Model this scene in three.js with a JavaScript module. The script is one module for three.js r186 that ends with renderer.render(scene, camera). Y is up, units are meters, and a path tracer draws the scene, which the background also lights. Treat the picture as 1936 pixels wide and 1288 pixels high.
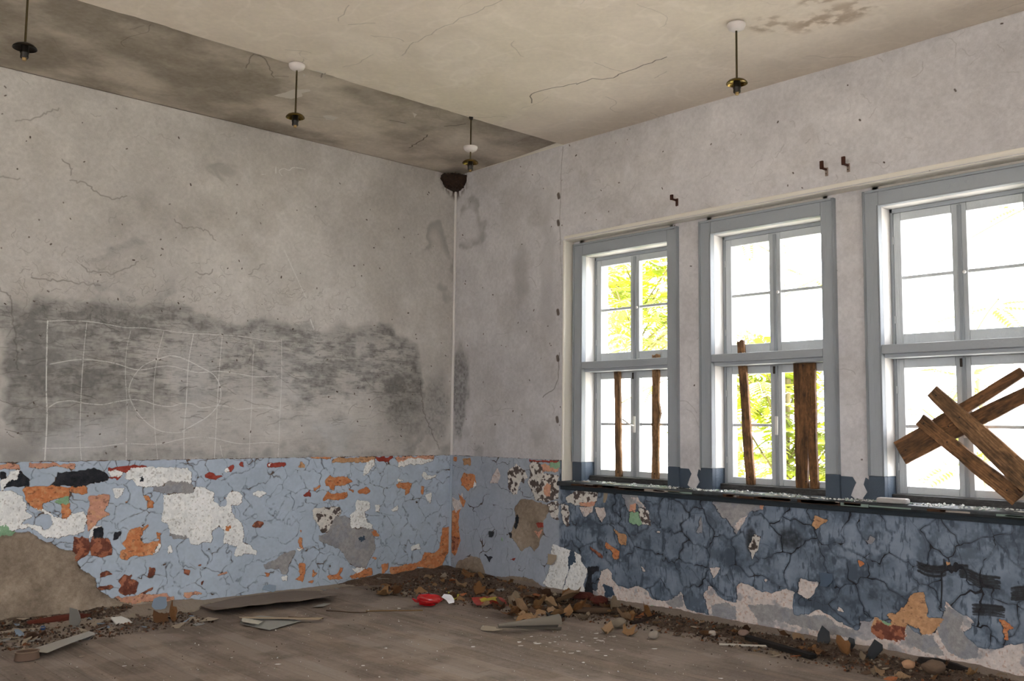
import * as THREE from 'three';
import { RoundedBoxGeometry } from 'three/addons/geometries/RoundedBoxGeometry.js';
import { mergeGeometries, toCreasedNormals } from 'three/addons/utils/BufferGeometryUtils.js';

// ------------------------------------------------------------------ camera, sky, sun, exposure
const scene = new THREE.Scene();
const renderer = new THREE.WebGLRenderer({ antialias: true });
renderer.toneMapping = THREE.LinearToneMapping;
renderer.toneMappingExposure = 0.88;
renderer.shadowMap.enabled = true;
const camera = new THREE.PerspectiveCamera(39.467, 1936 / 1288, 0.05, 300);
{
  const yaw = 0.745474, pitch = 0.0899728, roll = 0.0111027;
  const f = new THREE.Vector3(Math.sin(yaw) * Math.cos(pitch), Math.sin(pitch), -Math.cos(yaw) * Math.cos(pitch));
  const r = new THREE.Vector3(Math.cos(yaw), 0, Math.sin(yaw)), u = new THREE.Vector3().crossVectors(r, f);
  camera.position.set(-6.063, 1.444, 7.442);
  camera.up.copy(u).multiplyScalar(Math.cos(roll)).addScaledVector(r, -Math.sin(roll));
  camera.lookAt(camera.position.clone().add(f));
}
const SKY = 12.5;
scene.background = new THREE.Color().setRGB(0.98 * SKY, 1.0 * SKY, 1.06 * SKY);   // bright even overcast
const sun = new THREE.DirectionalLight(0xfffaf4, 105);                              // high, from beyond the chalk wall: it lights the yard, never the room
sun.position.set(1, 34, -16); sun.target.position.set(6, 0, 4);
sun.castShadow = true; sun.shadow.mapSize.set(2048, 2048); sun.shadow.radius = 2;
Object.assign(sun.shadow.camera, { left: -22, right: 22, top: 22, bottom: -22, near: 1, far: 80 });
scene.add(sun, sun.target);

// ------------------------------------------------------------------ helpers
let seed = 12345;
const rnd = () => { seed = (seed + 0x6d2b79f5) | 0; let t = Math.imul(seed ^ (seed >>> 15), 1 | seed); t = (t + Math.imul(t ^ (t >>> 7), 61 | t)) ^ t; return ((t ^ (t >>> 14)) >>> 0) / 4294967296; };
const rr = (a, b) => a + (b - a) * rnd();
const pick = (a) => a[Math.floor(rnd() * a.length)];
const clamp = (x, a = 0, b = 1) => (x < a ? a : x > b ? b : x), mix = (a, b, t) => a + (b - a) * t;
const smooth = (a, b, x) => { const t = clamp((x - a) / (b - a)); return t * t * (3 - 2 * t); };
const PERM = new Float32Array(65536); for (let i = 0; i < 65536; i++) PERM[i] = rnd();
const lat = (x, y) => PERM[((x * 73 + (y & 255) * 311 + ((y >> 8) * 1777)) ^ (x >> 3)) & 65535];
function vn(x, y) {
  const xi = Math.floor(x), yi = Math.floor(y), fx = x - xi, fy = y - yi, sx = fx * fx * (3 - 2 * fx), sy = fy * fy * (3 - 2 * fy);
  const a = lat(xi, yi), b = lat(xi + 1, yi), c = lat(xi, yi + 1), d = lat(xi + 1, yi + 1);
  return a + (b - a) * sx + (c - a) * sy + (a - b - c + d) * sx * sy;
}
function fbm(x, y, o = 4) { let s = 0, a = 0.5, n = 0; for (let i = 0; i < o; i++) { s += a * vn(x, y); n += a; a *= 0.5; x = x * 2.03 + 17.3; y = y * 2.03 + 9.1; } return s / n; }
const names = new Map();
function numbered(n) { const k = names.get(n) ?? 0; names.set(n, k + 1); return k ? n + '_' + String(k).padStart(3, '0') : n; }
function shade(o) { o.traverse((c) => { if (c.isMesh) { c.castShadow = true; c.receiveShadow = true; } }); return o; }
function part(name, geo, mat, parent) { const m = new THREE.Mesh(geo, mat); m.name = name; m.castShadow = m.receiveShadow = true; parent.add(m); return m; }
function thing(name, label, category, pos = [0, 0, 0], group) {
  const g = new THREE.Group(); g.name = numbered(name); g.position.set(...pos); g.userData = { label, category }; if (group) g.userData.group = group; scene.add(g); return g;
}
function solo(name, geo, mat, label, category, pos = [0, 0, 0], group) {
  const m = new THREE.Mesh(geo, mat); m.name = numbered(name); m.position.set(...pos); m.castShadow = m.receiveShadow = true; m.userData = { label, category }; if (group) m.userData.group = group; scene.add(m); return m;
}
function structure(name, label, category) { const g = new THREE.Group(); g.name = name; g.userData = { kind: 'structure', label, category }; scene.add(g); return g; }
const std = (c, roughness = 0.85, extra = {}) => new THREE.MeshStandardMaterial({ color: c, roughness, ...extra });
const phys = (c, roughness, extra = {}) => new THREE.MeshPhysicalMaterial({ color: c, roughness, ...extra });
function box(x0, x1, y0, y1, z0, z1) { const g = new THREE.BoxGeometry(x1 - x0, y1 - y0, z1 - z0); g.translate((x0 + x1) / 2, (y0 + y1) / 2, (z0 + z1) / 2); return g; }
function rbox(x0, x1, y0, y1, z0, z1, r = 0.004) { const g = new RoundedBoxGeometry(x1 - x0, y1 - y0, z1 - z0, 1, Math.min(r, (x1 - x0) * 0.45, (y1 - y0) * 0.45, (z1 - z0) * 0.45)); g.translate((x0 + x1) / 2, (y0 + y1) / 2, (z0 + z1) / 2); return g; }
function merged(list) { return mergeGeometries(list.map((g) => { const n = g.index ? g.toNonIndexed() : g; for (const k of Object.keys(n.attributes)) if (!['position', 'normal', 'uv'].includes(k)) n.deleteAttribute(k); return n; })); }
function dataTex(data, w, h, srgb, repeat) {
  const t = new THREE.DataTexture(data, w, h, data.length === w * h ? THREE.RedFormat : THREE.RGBAFormat); t.magFilter = THREE.LinearFilter; t.minFilter = THREE.LinearMipmapLinearFilter; t.generateMipmaps = true;
  t.wrapS = t.wrapT = repeat ? THREE.RepeatWrapping : THREE.MirroredRepeatWrapping; if (srgb) t.colorSpace = THREE.SRGBColorSpace; t.needsUpdate = true; return t;
}
// traced outlines, in centimetres on the surfaces themselves: u from the room corner, v up the wall (on the ceiling: away from the chalk wall)
const D_L = [["W",439.8,87.3,435.8,94.5,424.7,95.9,410.9,94.8,403.9,95.8,395.2,89,392.5,82.5,380.2,80.6,373.7,75.1,366.1,72.7,361.2,77,352.2,77.2,350.7,71.8,351.5,61.9,369.2,59.1,380.4,59.9,385.5,64.8,390.5,68.3,397.7,67.5,409.2,64.4,426.4,65.6,436.9,74.9],
["_",392.6,83.8,385.1,79.6,376.2,75.2,374.7,68.6,379.4,65,383.3,69.1,395.5,71.2,388.5,75.9,392.4,79.9],
["B",446,63.3,426.5,66.6,409.2,63.8,402.2,63,397.6,65.6,390.4,65.7,384.7,60.2,375.2,55.7,368.8,51.3,359.8,49.3,356.4,43.7,354,35.6,343.3,28,340.2,19.7,332,12.8,318.1,6.6,309.8,4.2,300,5.2,289.9,3.3,286.8,-1.2,289.6,-4.4,274.9,-5.4,289,-17.6,404.6,-20.7,450.5,-25.4,447.9,3.7,458.1,16.8,451.7,32.6,457.8,47.5,451,56.5],
["P",328.9,5.1,307,5.3,289.9,3.3,286.8,-1.2,292.4,-5.4,309.2,-7.4,325.8,-3.3],
["G",409.6,70.1,404.9,69.8,403.5,66.6,398.8,65.6,401,62.6,409.2,63.2],
["O",396.8,96.2,388.4,97.2,374.9,97.3,364.1,95,363.8,89.7,370.7,88,381.7,84.6,382.6,79.4,387.6,81.6,392.7,85.7,394.8,91.6],
["G",375.5,85.6,368.2,88.6,363.8,89.7,363.5,83.7,371.7,84.1],
["O",364.1,95.7,351.9,95.9,350.9,90.5,355.5,90,363.2,91.7],
["O",369.2,84,363.5,83.7,362.5,77.1,364.8,71.9,368.7,74.8],
["S",350.2,88.5,334.3,89.2,335.3,82.4,337.7,77.1,333.6,74.2,342.7,69.3,345.1,65.5,349.5,61.7,350.7,72.5,349.7,79.1],
["K",372.9,107.1,360.2,107.5,347.3,109.2,337.8,105.6,335.6,101.5,340.1,98.9,350.6,97.9,353.2,95.9,362.2,96.3,366.1,97,376.1,97.4,373.9,102.6],
["K",411.6,108.7,408.1,107.4,406.7,103.5,411.3,101.7],
["K",408.7,96.6,406.5,99.7,399.9,108.4,394.9,105.1,391.2,103.1,392.1,97.9,398.1,97.5,404,97.7],
["W",411.3,101.7,406.7,103.5,404.6,108.5,398.7,109,400.2,103.3,404.3,102.2,406.5,99.7,408.7,96.6,410.9,94.8],
["R",336.6,109.7,331.2,110.2,306.2,110.7,309,109.1,320.2,107.9,321.4,104.5,325.5,105.3,329.8,107.5,337.1,106.3],
["W",320.2,107.9,304.8,109.7,285.9,109.3,273.9,107.6,269.9,103.9,270.5,99.6,270.3,95.3,289.8,97.3,294,93.9,315.4,94.6,317,100.2,324,101.1,322.8,104.5],
["W",336.5,106.3,331.1,107.9,325.5,105.3,326.8,101.9,334.9,102.8],
["R",336.3,102.2,326.8,102.6,328.1,100.6],
["C",289.8,98,270.3,96,268,93.7,268.5,87.3,289.3,88.1,301,90.6,301.2,94.2,292.5,93.9],
["K",311.5,102.2,309.4,102.1,309.2,97.9,311.3,98],
["W",293,87.5,282.7,87.1,268.5,88,267.2,93,262.6,92.8,250,87.3,250.5,81.4,244.7,75.3,240,75.1,238.6,79.4,239.5,83.9,236.5,87.5,227.6,87.1,224.2,83.3,224.8,78.8,228.8,76,235.2,76.3,234.2,70.3,229.9,64.2,224.9,60.9,223.1,56.3,222.1,50.3,224.3,44.5,215.2,42.3,214.2,37.8,210,37.4,210.7,33.7,217.4,35.8,227.1,34.3,232,34.7,229,41.9,237.2,44.7,240.3,44.9,240.8,56,244.9,59.9,250.2,56.6,251.4,47.2,259.2,47.8,264.4,45.3,268.2,46.3,269.9,51.4,279,52.8,286.5,57.5,288.3,64.7,294.2,66.5,292.5,76.2],
["C",287.2,56.9,273,53.8,271.4,51.5,283.4,52.4],
["O",239.3,58.8,234.6,59.3,236,55.7,240,55.9],
["W",333.8,93.9,322.9,93.5,326.1,88.2,328,85.5,330.8,86.3],
["O",309.4,87.5,303.8,87.9,303.6,83.7,307.8,83.9],
["O",305,83.8,300.7,82.9,301.1,76.6,306.1,76.9],
["O",323.2,83.9,319.7,83.4,321.7,81.5],
["W",216.9,86,211.1,88,206,87.1,202.6,84.7,209.2,81.9,215.1,82.9],
["R",259.9,100.7,256.9,103.6,251.4,103.5,247.4,101.1,241.8,100.3,248.8,98.2,253.5,97.6],
["R",240.5,107.6,235,110.5,233.3,107.5,237.2,103.8],
["W",243.5,104,240.5,107.6,237.2,105.3,241.1,103.2],
["R",229.4,111.2,226.1,111.1,225.1,107.3,229.2,108.1],
["R",203.5,110.7,186.3,111.2,185.3,107.3,203.4,107.2],
["W",201.8,109.9,198.7,110.1,200,107.6],
["T",173.8,106.2,170.4,111.7,165.8,108.4,166.5,105.3],
["O",157.7,86.8,151.4,90.6,148.6,88.9,155.9,85.2],
["C",205.4,25,195.3,27.2,186.9,32.5,173,35.3,172.9,31.4,178,25.7,181.1,15.2,186.3,15.7,188.2,20.4,201.9,21.7],
["X",215.8,58.1,210.1,62.3,205,60.4,208.2,56.1,214.9,57.3],
["O",170.9,51.4,167.4,52,169,48.2],
["O",170.7,46,167.1,44.9,167.8,38.8,164.1,34.6,170.4,37.4],
["W",173.1,36.8,165.9,35.5,169.4,33.9],
["W",186.2,14.2,181.1,14.4,180.9,9.8,186.1,9.6],
["O",203.5,19.6,196.6,17.4,199.1,13.9],
["O",169.9,23.4,162.8,22.8,163.4,13.5,164.9,7.5,174.8,10,168.7,12.5],
["O",156.3,17.5,150.6,12.3,156,9.7],
["O",161.3,7.1,154.1,7.2,155.8,4.7],
["X",359.1,59.7,348.7,57.7,347,50.9,348.1,45.7,355.6,41,359.2,49.2],
["W",348.2,61,345.1,66.1,338.5,66.4,341.8,64.6,345,62.8,345.4,57.5,348,57.6],
["K",345,63.4,341.8,65.2,338.4,64.4,338.1,56.9,344.7,57.4],
["X",346.7,56.9,334.1,56.7,331,49.7,330.7,42.9,338.7,42.2,346.7,44.2],
["K",330.2,61.1,324.1,60,327.2,54.8,329.9,54.3],
["O",320.6,59.1,316.6,62.3,308.3,63.1,303.5,66.3,303.4,63.5,308.8,59.7,309.2,53.5,307.7,50,296.4,51.9,293.6,52.4,292.7,48.8,297.6,47.1,298.8,41.7,307.3,41,314.3,41.6,319.6,38.6,325.2,41.1,324.1,46.4,320.1,48.9,324.4,51.9,321.1,54.4],
["O",297.4,58.3,293.8,58,294.3,52.5,297.2,53.4],
["W",294.9,49.7,292.6,48.1,296,42.1,298.8,41.7],
["W",287.5,47.1,284.6,47.5,283.6,41.8,287.2,40.7],
["X",339.4,30.3,334.2,32.5,329.4,29.3,337.9,26.8],
["X",302.6,31.6,296.2,31,298,25,302.3,24],
["X",325.1,23.5,320.5,28.5,317.7,26.9,314.4,28.6,316.2,24,309.9,22,310.2,13.8,318.4,12.7,325.4,15.5,322.9,20.6],
["X",308,12.2,297.7,17.3,298.3,14.6,305.9,11.3],
["X",340.3,20.4,332.4,21.6,326.9,19.7,337.5,18.1],
["X",274.9,28.4,267.3,25.6,269.4,21.5,273.2,24],
["X",263.7,29.5,259.6,30.1,259.8,27.4],
["X",260.1,16.3,256.3,17.3,257.7,13.6],
["S",245.7,21.4,236.3,22.7,236.2,20.5,244,19.9],
["S",328.6,11.8,308.7,11.6,287.3,10.7,285.8,7.7,279.9,7.1,280.3,0.8,286.9,1.6,289.2,3.9,300,5.6,309.8,4.5,318.1,6.6],
["S",273.4,9.9,259,8.3,256.6,6.6,266.5,6.3,267.9,3.6,273.2,4.9],
["S",434.7,114,399.5,113.6,398.7,109.7,411.7,110,434.5,110.2],
["S",394.2,114.1,360.5,113.5,360.3,108.8,373.1,111.7,381.8,110,392.8,111.5],
["T",140.2,110.2,135.1,113.8,92.2,114.3,92,110.1,106.7,109.6,124.5,109.6,138.4,109.5],
["R",92.2,114,71.5,114.5,77,109.1,88.3,110.1],
["S",69.6,114,23,114.6,22.9,109.8,38.2,111.6,52.1,111.8,65.6,108.9],
["O",165.6,115.6,140.3,114.9,139.4,112.9,152.2,113.1],
["W",101.2,110.3,93,111.7,92,107.1,99.1,99.6,106.3,96.8,103.8,105.1],
["W",65.6,108.9,50.1,112.6,22.9,110.6,22.9,109,36,106,51.9,106.3,65.4,103.5],
["W",35.9,99.7,31.8,98.8,29.7,95.5,17.5,96,21.5,92.9,33.6,90.9,36.8,95.7],
["O",145.6,94.2,140.7,99.9,138.9,97,122.3,97.2,116,91.8,123.9,89.1,135.2,89.5,135.9,85.1,144.6,89.8],
["O",147.6,78.3,142.7,84.6,139.2,82.3,121.9,83.1,121.8,78.7,128.7,76,140.8,77.3,146.7,75.3],
["O",122,86.1,113.9,83.6,115.7,81.1],
["O",111.3,83.5,100.5,86.5,95.9,82.9,100.4,80.8,109.4,81.1],
["O",67.9,88.8,53.5,89.9,48.5,89,52.2,78.9,57,77.5,57.2,83,66.9,85.4],
["W",67.1,93.1,58.4,91.6,65.1,89.5],
["O",38.5,85.5,33.5,85.3,34.3,76.6,37.9,78.3],
["W",33.3,76.6,25.3,79.4,24.1,74.6,27,66.8,29.1,71.6],
["R",167.7,82,160.4,86.3,160.2,80.3,166.8,80.3],
["M",157.4,69.3,149,70.4,129.4,70.1,128.3,64.2,134.3,60.9,134.9,52.9,143.2,47.6,148.3,47.9,151.9,55.4,157.1,61.4],
["C",134.3,61.6,123,62.5,117.6,57.7,117.3,49.6,104.8,48.8,92.1,48.7,89.7,28.9,98.4,14,110.9,14.4,121.8,22.7,127.3,31.9,149.7,40.8,150.7,45.2,141.5,47.5],
["W",111.9,75.3,97.4,73.1,96.3,67,102.6,64.3,99.6,55.2,93.1,51.8,93,48,106.7,49.6,117.3,49.6,117.5,56.2,118.6,62.2,112.5,66.4],
["D",108.2,40,102.8,41.9,100.9,38.8,105.4,37.3],
["O",93.9,45.8,90.2,47.1,85.4,40.7,90.9,40.3],
["W",90.9,69.8,86.3,70.8,86,62.7,90.7,63],
["W",73.9,64.4,64.5,69.3,64.4,63.1,70.1,62.3],
["W",48.9,28.1,38.2,30.4,36.4,24.8,47.9,24.9],
["O",10.1,44.3,-0.4,43.6,-0.8,21.9,5.3,15.9,11.2,3.7,27.5,4.4,39.6,9.4,47.3,0.8,71.3,3.9,72.5,11.6,59.1,11.2,47.6,12.5,35.7,13,32,22.1,17.8,20.2,13.8,24.6],
["O",82.8,14.8,74.4,14.8,74.2,8,81.6,4.9],
["O",94.1,21.8,87.7,22,88.5,19.1],
["O",117.8,7.6,107.2,9.6,102,12.8,91.9,11.9,92.7,6,105.3,3.5,114.2,4.4],
["W",115.3,14,100.2,13.4,108.1,8.2],
["O",141.1,9.9,130,10.3,126.8,15.8,123.3,15.5,127.4,8.6,123,5.2,138.5,6],
["G",71.3,3.2,47.4,5.5,31.6,5.6,47.3,2.1]];
const D_R = [["O",3.8,113.6,8.9,113.8,7.8,108.1,3.9,109.5],
["T",17.9,112,30.4,112.8,30.6,105.7,18.1,105.2],
["O",15.9,92.2,19.5,98.8,35.7,97.9,39.6,89.4,27.4,80.8,22.3,84.5,16,85.8],
["W",35.9,90.8,39.6,87.1,33.6,83.6],
["L",58.8,89.6,62.2,97.5,69.1,105.6,73.8,98.1,70.5,91],
["M",83,101.5,95.2,109.6,106.4,104,113,98.3,100,91.7,97.9,82.6,91.2,80.7,84.4,86.4],
["M",112.9,110.2,123.6,112.9,130,109.4,132.2,102.2,150.7,101.5,150.9,81.4,138.7,77.7,121.9,78.1,117.5,85.2,110.9,93.8,115.2,99.9],
["S",127.8,110.8,150.7,108.7,150.7,104.4,130,103.5],
["G",139.3,112.7,152.7,112.8,152.7,107.4,139.4,107.1],
["R",112.8,114,150.6,113.8,150.6,112.5,112.8,112.3],
["S",131.2,90.4,136.4,94.3,140.6,92.4,139.7,82.2,132.4,83.2],
["B",93.7,68.8,102.4,78.4,117.6,77.9,136.6,74.7,138.8,67.6,132.6,59.9,131.7,49.7,126.6,39.1,120.3,31.9,113.9,36.4,103.1,30.1,96.4,37.6,87.4,41.3,91.7,52.1,96,60],
["K",92.8,52.2,97.1,63.8,100,60.3,96.6,49.6],
["K",85.7,47.1,90,46,89.7,39.7],
["R",122.1,57.6,131.6,59.1,131.7,54,124.3,53.4],
["S",120.1,50.1,130.6,51.8,126.5,44.9],
["M",136.6,76.2,150.9,80,151.1,61.4,140.9,64.9],
["O",1.3,60.7,15.3,63.3,13.1,48.8,16.1,29.9,8.9,16.4,2.4,19],
["X",2,35,13.5,34.4,12.5,23.2,3.6,20.7],
["L",0.9,73.7,12.6,71.2,17.4,79.5,21.4,70.1,17.8,63.5,7.8,58.8,2.5,65.7],
["O",12.4,77.6,23.9,71.1,20.3,63.7,15.1,69.7],
["G",74.9,41.6,79.5,39,77.3,35.8],
["B",6.7,1.9,12.8,12.1,31.4,18.8,45.9,18.8,53.3,8.9,53.4,4.3,76.7,4,94.6,7.7,118.5,7.7,135.4,1.2,155.7,-1.8,171.5,-5.2,171.5,-10.7,4.4,-8],
["K",51.8,22.5,64.8,20.8,60.3,15.8],
["R",87.7,21.8,96.6,24.2,94.4,20.7],
["W",131.3,4.8,138.1,15.3,141.4,31.7,143.6,42.3,151.6,39.1,165,38.1,177,35.4,178.1,29.3,183.5,26,185.2,20.9,181.4,11.2,183.6,2.2,170.7,3.6,155.3,0.8,141.7,1.4],
["D",165,37.3,169.4,37.7,171.6,28.6,165.1,24.7,159.7,11.5,156.4,3.3,155.3,3.9,158.6,11.4,162.9,19.8,162.2,30.7],
["K",158.7,-0.3,168.5,3.3,181.5,-1.1,164.2,-2.7],
["M",174.5,90.7,197.9,92,195.9,81.9,192.8,77,176.7,76.7,161.4,78.1,159.1,82.7],
["S",174.6,78.9,193.8,81.7,193.8,77.9,176.7,76.2],
["L",175.7,75.1,191.7,77.7,190.7,72.2,181.1,66.9,177.9,71.3],
["L",193.8,76.3,205.2,77.1,207.3,71.2,201.2,64.6,195.9,71.1],
["C",222.5,90.4,240.1,91.4,242.1,83.4,234.3,81.4,231.4,73.7],
["L",233.3,87.3,240.1,87.7,249.7,79.5,242,79.7],
["S",232.3,81.2,238.2,82.4,238.2,76.5,231.4,75.2],
["G",231.4,74.5,240.1,76.6,243.9,68.8,243.9,65.8,231.4,65.5],
["M",240.1,79.6,251.6,78.2,254.4,66.7,244.9,65.9],
["T",212.4,61.7,220.5,57.9,228.4,57.1,229.4,48.3,222.5,47.6,218.5,54.7],
["O",205.3,49,220.5,42.9,221.5,36.3,214.5,35.6,212.5,42.1,205.3,43.7],
["X",187.2,43.4,196.1,40.4,203.3,36.6,202.3,33.8,196.1,37.4,187.7,40.4],
["M",153.5,77.5,162.5,76.5,164.8,68.8,162.6,57.5,157,60.2,153.6,67.9],
["L",258.1,62.7,264.6,63.5,262.7,60.6],
["C",297.5,64.7,303.6,77.7,305.2,65.4,300.9,64.3],
["C",312.1,90.8,358.5,91.1,357.7,85.7,346.8,84.3,345.2,81.5,334.8,66.6,331.6,70.4,326.9,76.8,321.1,77.7,317.1,84.9],
["L",334.8,67.3,344.5,80.8,338.1,78.3,332.4,71.8],
["M",344.2,57.5,349.7,68,355.1,67.1,353.5,59.1,347.9,49.3,346.4,54.5],
["L",310.8,39.8,320.8,41.6,316.6,34.4,313.3,32.6],
["L",242.9,34.3,249.6,29.9,245.8,29.5],
["L",191,-1.3,191,6.3,196.2,8.5,200.3,24.2,208.5,27.4,214.5,24.3,212.5,19.6,220.5,14.6,230.4,14.4,242,17.4,251.4,14.3,254.2,8.9,264.3,8.2,277,12,284.1,18.6,285.8,13.2,289.3,5.4,309.7,4.3,306.4,13.4,304.8,20,310.7,26.2,314.8,24,321.3,18.1,334.2,17.3,334.3,27.9,337.5,32.3,345.4,31.3,351.5,28.8,360.6,27.4,374,30.5,375.5,33.2,381.2,31.4,380.5,-8.9,191.1,-8.9],
["L",353.6,27.8,367.2,28.3,375.3,31.9,381,28.9,377.2,14.4,378.5,8.3,386.4,12.1,387.9,16,401.3,21.7,408,19.1,414.7,16.4,422.5,12.8,428.9,11.5,429.7,18.1,436.8,19.2,441.9,23.6,449.2,18.8,460.2,20,470.7,16.5,478.8,18.4,484.8,27.8,486.2,38.6,490.6,35.9,503.5,29.6,497.3,21.5,505.2,14.1,515.8,15.4,522.1,19.2,531.3,21.8,556.5,24,555.2,-11.5,472.2,-13,353,-13.7],
["C",268,8,284.1,15.8,286.7,7.8,275.2,4],
["C",310.6,12.6,326.2,16.1,334.1,13.3,334.1,5.3,322.8,-0.4,313,3.5],
["C",343.6,16,360.5,19.7,381,18.8,380.8,10,352.7,6.9],
["D",202.4,13.8,212.5,12.1,216.6,6.7,206.5,2.3],
["G",253.3,3,258.8,3.8,257,-0],
["X",271.6,4.2,274.3,4.6,274.2,0.4,271.6,0],
["X",281.4,3.6,288.4,3.2,288.4,0,282.2,0.2],
["K",184.5,26.2,199.2,27.8,198.2,23.9,190.9,21.5,191,6.3,187.9,-1.8,182.6,-0.2,182.5,8.2,185.7,17.8],
["C",353.5,18.7,368.5,19.5,382.9,15.3,403.9,18.4,414.6,12.8,431.5,10.7,423.6,5.8,389.9,7.6,368.3,9.3,353.3,7],
["C",461.4,20.2,470.7,16.5,477.6,17.1,484.1,6,475,5.5,459.9,9.6],
["C",480,20.9,486.7,36.4,491.7,34.9,497.1,31.3,494.7,23.2,505.2,14.1,504,8.5,495.2,5.8,485.4,10.6],
["T",463.1,39.9,473.2,43.6,475.1,28,484.8,27.8,477.7,18.3,471.9,16.7,468.5,20.2,461.4,20.7,459.9,11.9,453.9,9.2,441.5,8.8,437.3,14,440.6,22.8,449.2,18.8,451.8,22.1,448.2,25.1,456.8,29.3,461.7,34],
["X",437.3,14,441.8,20.6,449.2,18.8,460.7,18.9,459.9,11.9,453.9,9.2,441.5,8.8],
["G",443.1,22,452,20.8,449.2,18.6],
["L",383.9,29.9,387,41.6,393.3,41.1,395.4,39.5,400,40.7,397.3,31.1,391.6,27.2],
["T",396.1,77.2,398.4,85.5,408.6,82.6,399.6,76.2],
["O",429.4,59.4,434.9,56.4,430.5,53.3],
["T",485.9,64.9,491.4,63.3,488,61.8],
["C",434.8,71.4,438.8,75.4,442.5,73.9,439.2,69.4],
["L",412.2,23.9,414.9,26.4,419.8,23],
["O",516.9,33.8,522.6,33,526.5,28.9,522.9,27.8,523.2,20.4,520.7,22.1,519.8,28.4],
["S",354.5,90.8,357.6,90.3,357.8,85.8,354.4,86.2],
["L",356.8,37.9,360.6,37.1,359,34.7]];
const D_B = [[6.5,469.5,59.1,474.2,57.1,481.1,56.8,486.6,58.3,486.1,61.6],[0.8,484.2,56.3,484.2,47.3,483.3,34.8],[7,495.7,58.8,500.1,58.7],[6.5,500.1,57.1,507.6,54.5,518.6,54.4],[6.5,525.2,48.9,532.3,50.3,538.3,50.1],[5.5,502.7,36.5,512.3,37.4,520.7,37.6]];
const D_CH = [[1.3,385.4,217.7,385.2,207,383.6,167.1,382.1,147.3,382,116],[0.7,357.5,218.6,358.6,195.2,358.9,161.2,357.8,127.4,356.3,115.6],[0.5,324.3,215,326.5,202.8,326.9,183.1,324.2,155.1,323.8,131.5],[1,323.8,131.5,323,115.1],[0.6,298,217,302,198.6,304,177,304,161.3,301,132.9,298.3,114.7],[0.9,273.6,216.3,276.5,194.3,277,170.7,277.1,156.1,277.9,138.7,276.8,114.3],[0.8,248.5,216.5,249.8,189.7,250.4,164.2,250.7,134.4,251,115.1],[0.7,219.1,211.3,219.7,194.3,219.4,165,219.9,134.4,220,114.7],[0.7,193.1,217.8,191.8,181.5,192.4,150.1,192.3,123.6,192.8,114.2],[0.7,384.8,217.7,374.7,219.1,357.8,219.7,344.4,219,329.3,217.3,313.8,218.2,299.2,217.6,276.7,216.7,237.2,217.5,220.6,216.7,206.9,215.3,193,215.9],[0.8,382.5,185.8,369.3,189.2,357.7,190.9,345.8,190.5,334.8,189,317.9,184.9,309.4,186,297.9,188.8,289.1,188.9,270.8,185.3,259.9,185.8,250.5,186.9,236,186.1,216,183.9,194.6,185.5],[0.8,382.4,153.3,375.4,158.1,365.3,159.4,356.1,157.9,342.8,157.2,333.4,159.4,322.4,161.3,312.6,161,300.9,157.8,289.2,157,280.3,159.7,271.2,159.2,264.9,156.4,248.5,158.5,239.7,157.7,231.5,155.9,218.3,157.1,203,157.4,192.6,155.6],[0.7,383.7,124.3,357.1,124.7,342.6,125.3,325,127.6,309.6,126.9,295.2,127.4,280.6,130.7,265.5,132.6,251.4,131.4,233.6,127.6,223.8,126.8,203.7,128,192.4,127],[1,304,193.5,291,197.5,280.4,195.5,267.9,190.3,253.5,182.8,248,171.7,248.7,161.2,256.9,150.6,267.5,143.9,279.3,137.2],[0.7,274,136.8,288.2,136,300.1,138.5,311.9,146.9,321,159.4,323.5,169.2,320.5,179.1,313.8,187.9,304,193.5],[0.8,193.3,296.2,184.7,281.1,169.3,255.2],[1.6,165,237.7,161,229],[0.6,246.4,125.4,244.1,116.5],[1,204.5,369.4,204.3,363.8],[0.8,198.4,362.5,201.2,366,196.9,369.3,191.5,368.7,188,371.8,175.2,373],[0.7,217.6,359.9,214.2,360.9]];
const D_BB = [412.6,221.4,397.1,229.8,382.7,233.6,352.2,231.7,303.1,231.2,249.1,228,200.1,227.4,157.9,227.8,101,233.2,67.4,231.7,47.9,216,37.2,177.6,42.9,146.5,55,121,61,109.9,406.9,115.7];
const D_CL = [[414.8,362,404.2,365.6,393.7,374.2,385.7,378.9],[375,325.3,363.1,325.1,352.1,317.9,343.6,316.1,332.4,321],[423,318.7,409.8,320.4],[381.5,340.3,373.9,334.5,374.8,329.4],[363.4,262.1,357.4,257.6,345.6,259,340.8,257.5,327.7,264.4,320.9,270.3],[293.5,308.5,286.6,302.2,270.9,304.6,261.4,300.2,257.5,296.2],[398.1,248.8,387.2,248.1,368.5,248.2,349.1,248.3],[273.8,267.5,262.4,266.6,259.3,271.4],[226.8,270.8,212.3,281.8],[403.4,180.8,406.2,199.7,411.5,233.8,418.7,238.8],[16.1,120.6,36.7,156.9,40.7,187.8]];
const D_CC = [[98.8,214.3,113,229.1,112.3,242.8,104.8,268.9],[103.2,267.4,103.6,283.8,97,287.3,93.3,295.4,95.8,307.7,97.5,347.4],[93.5,44.7,98.2,72.5,104.2,86.5],[151.4,95.7,136.7,98.3],[106.7,113.7,96.5,129.9],[294.5,117.3,301.5,142.6,292.3,140.7,270.8,115.2],[271.3,117.8,263.1,122.8],[243.7,137.2,251.2,155.3],[230.6,221.3,237.7,240.1,239.5,268.4,240.1,301.3,238.4,333.9],[293.1,238.9,301,263.1]];
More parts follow.
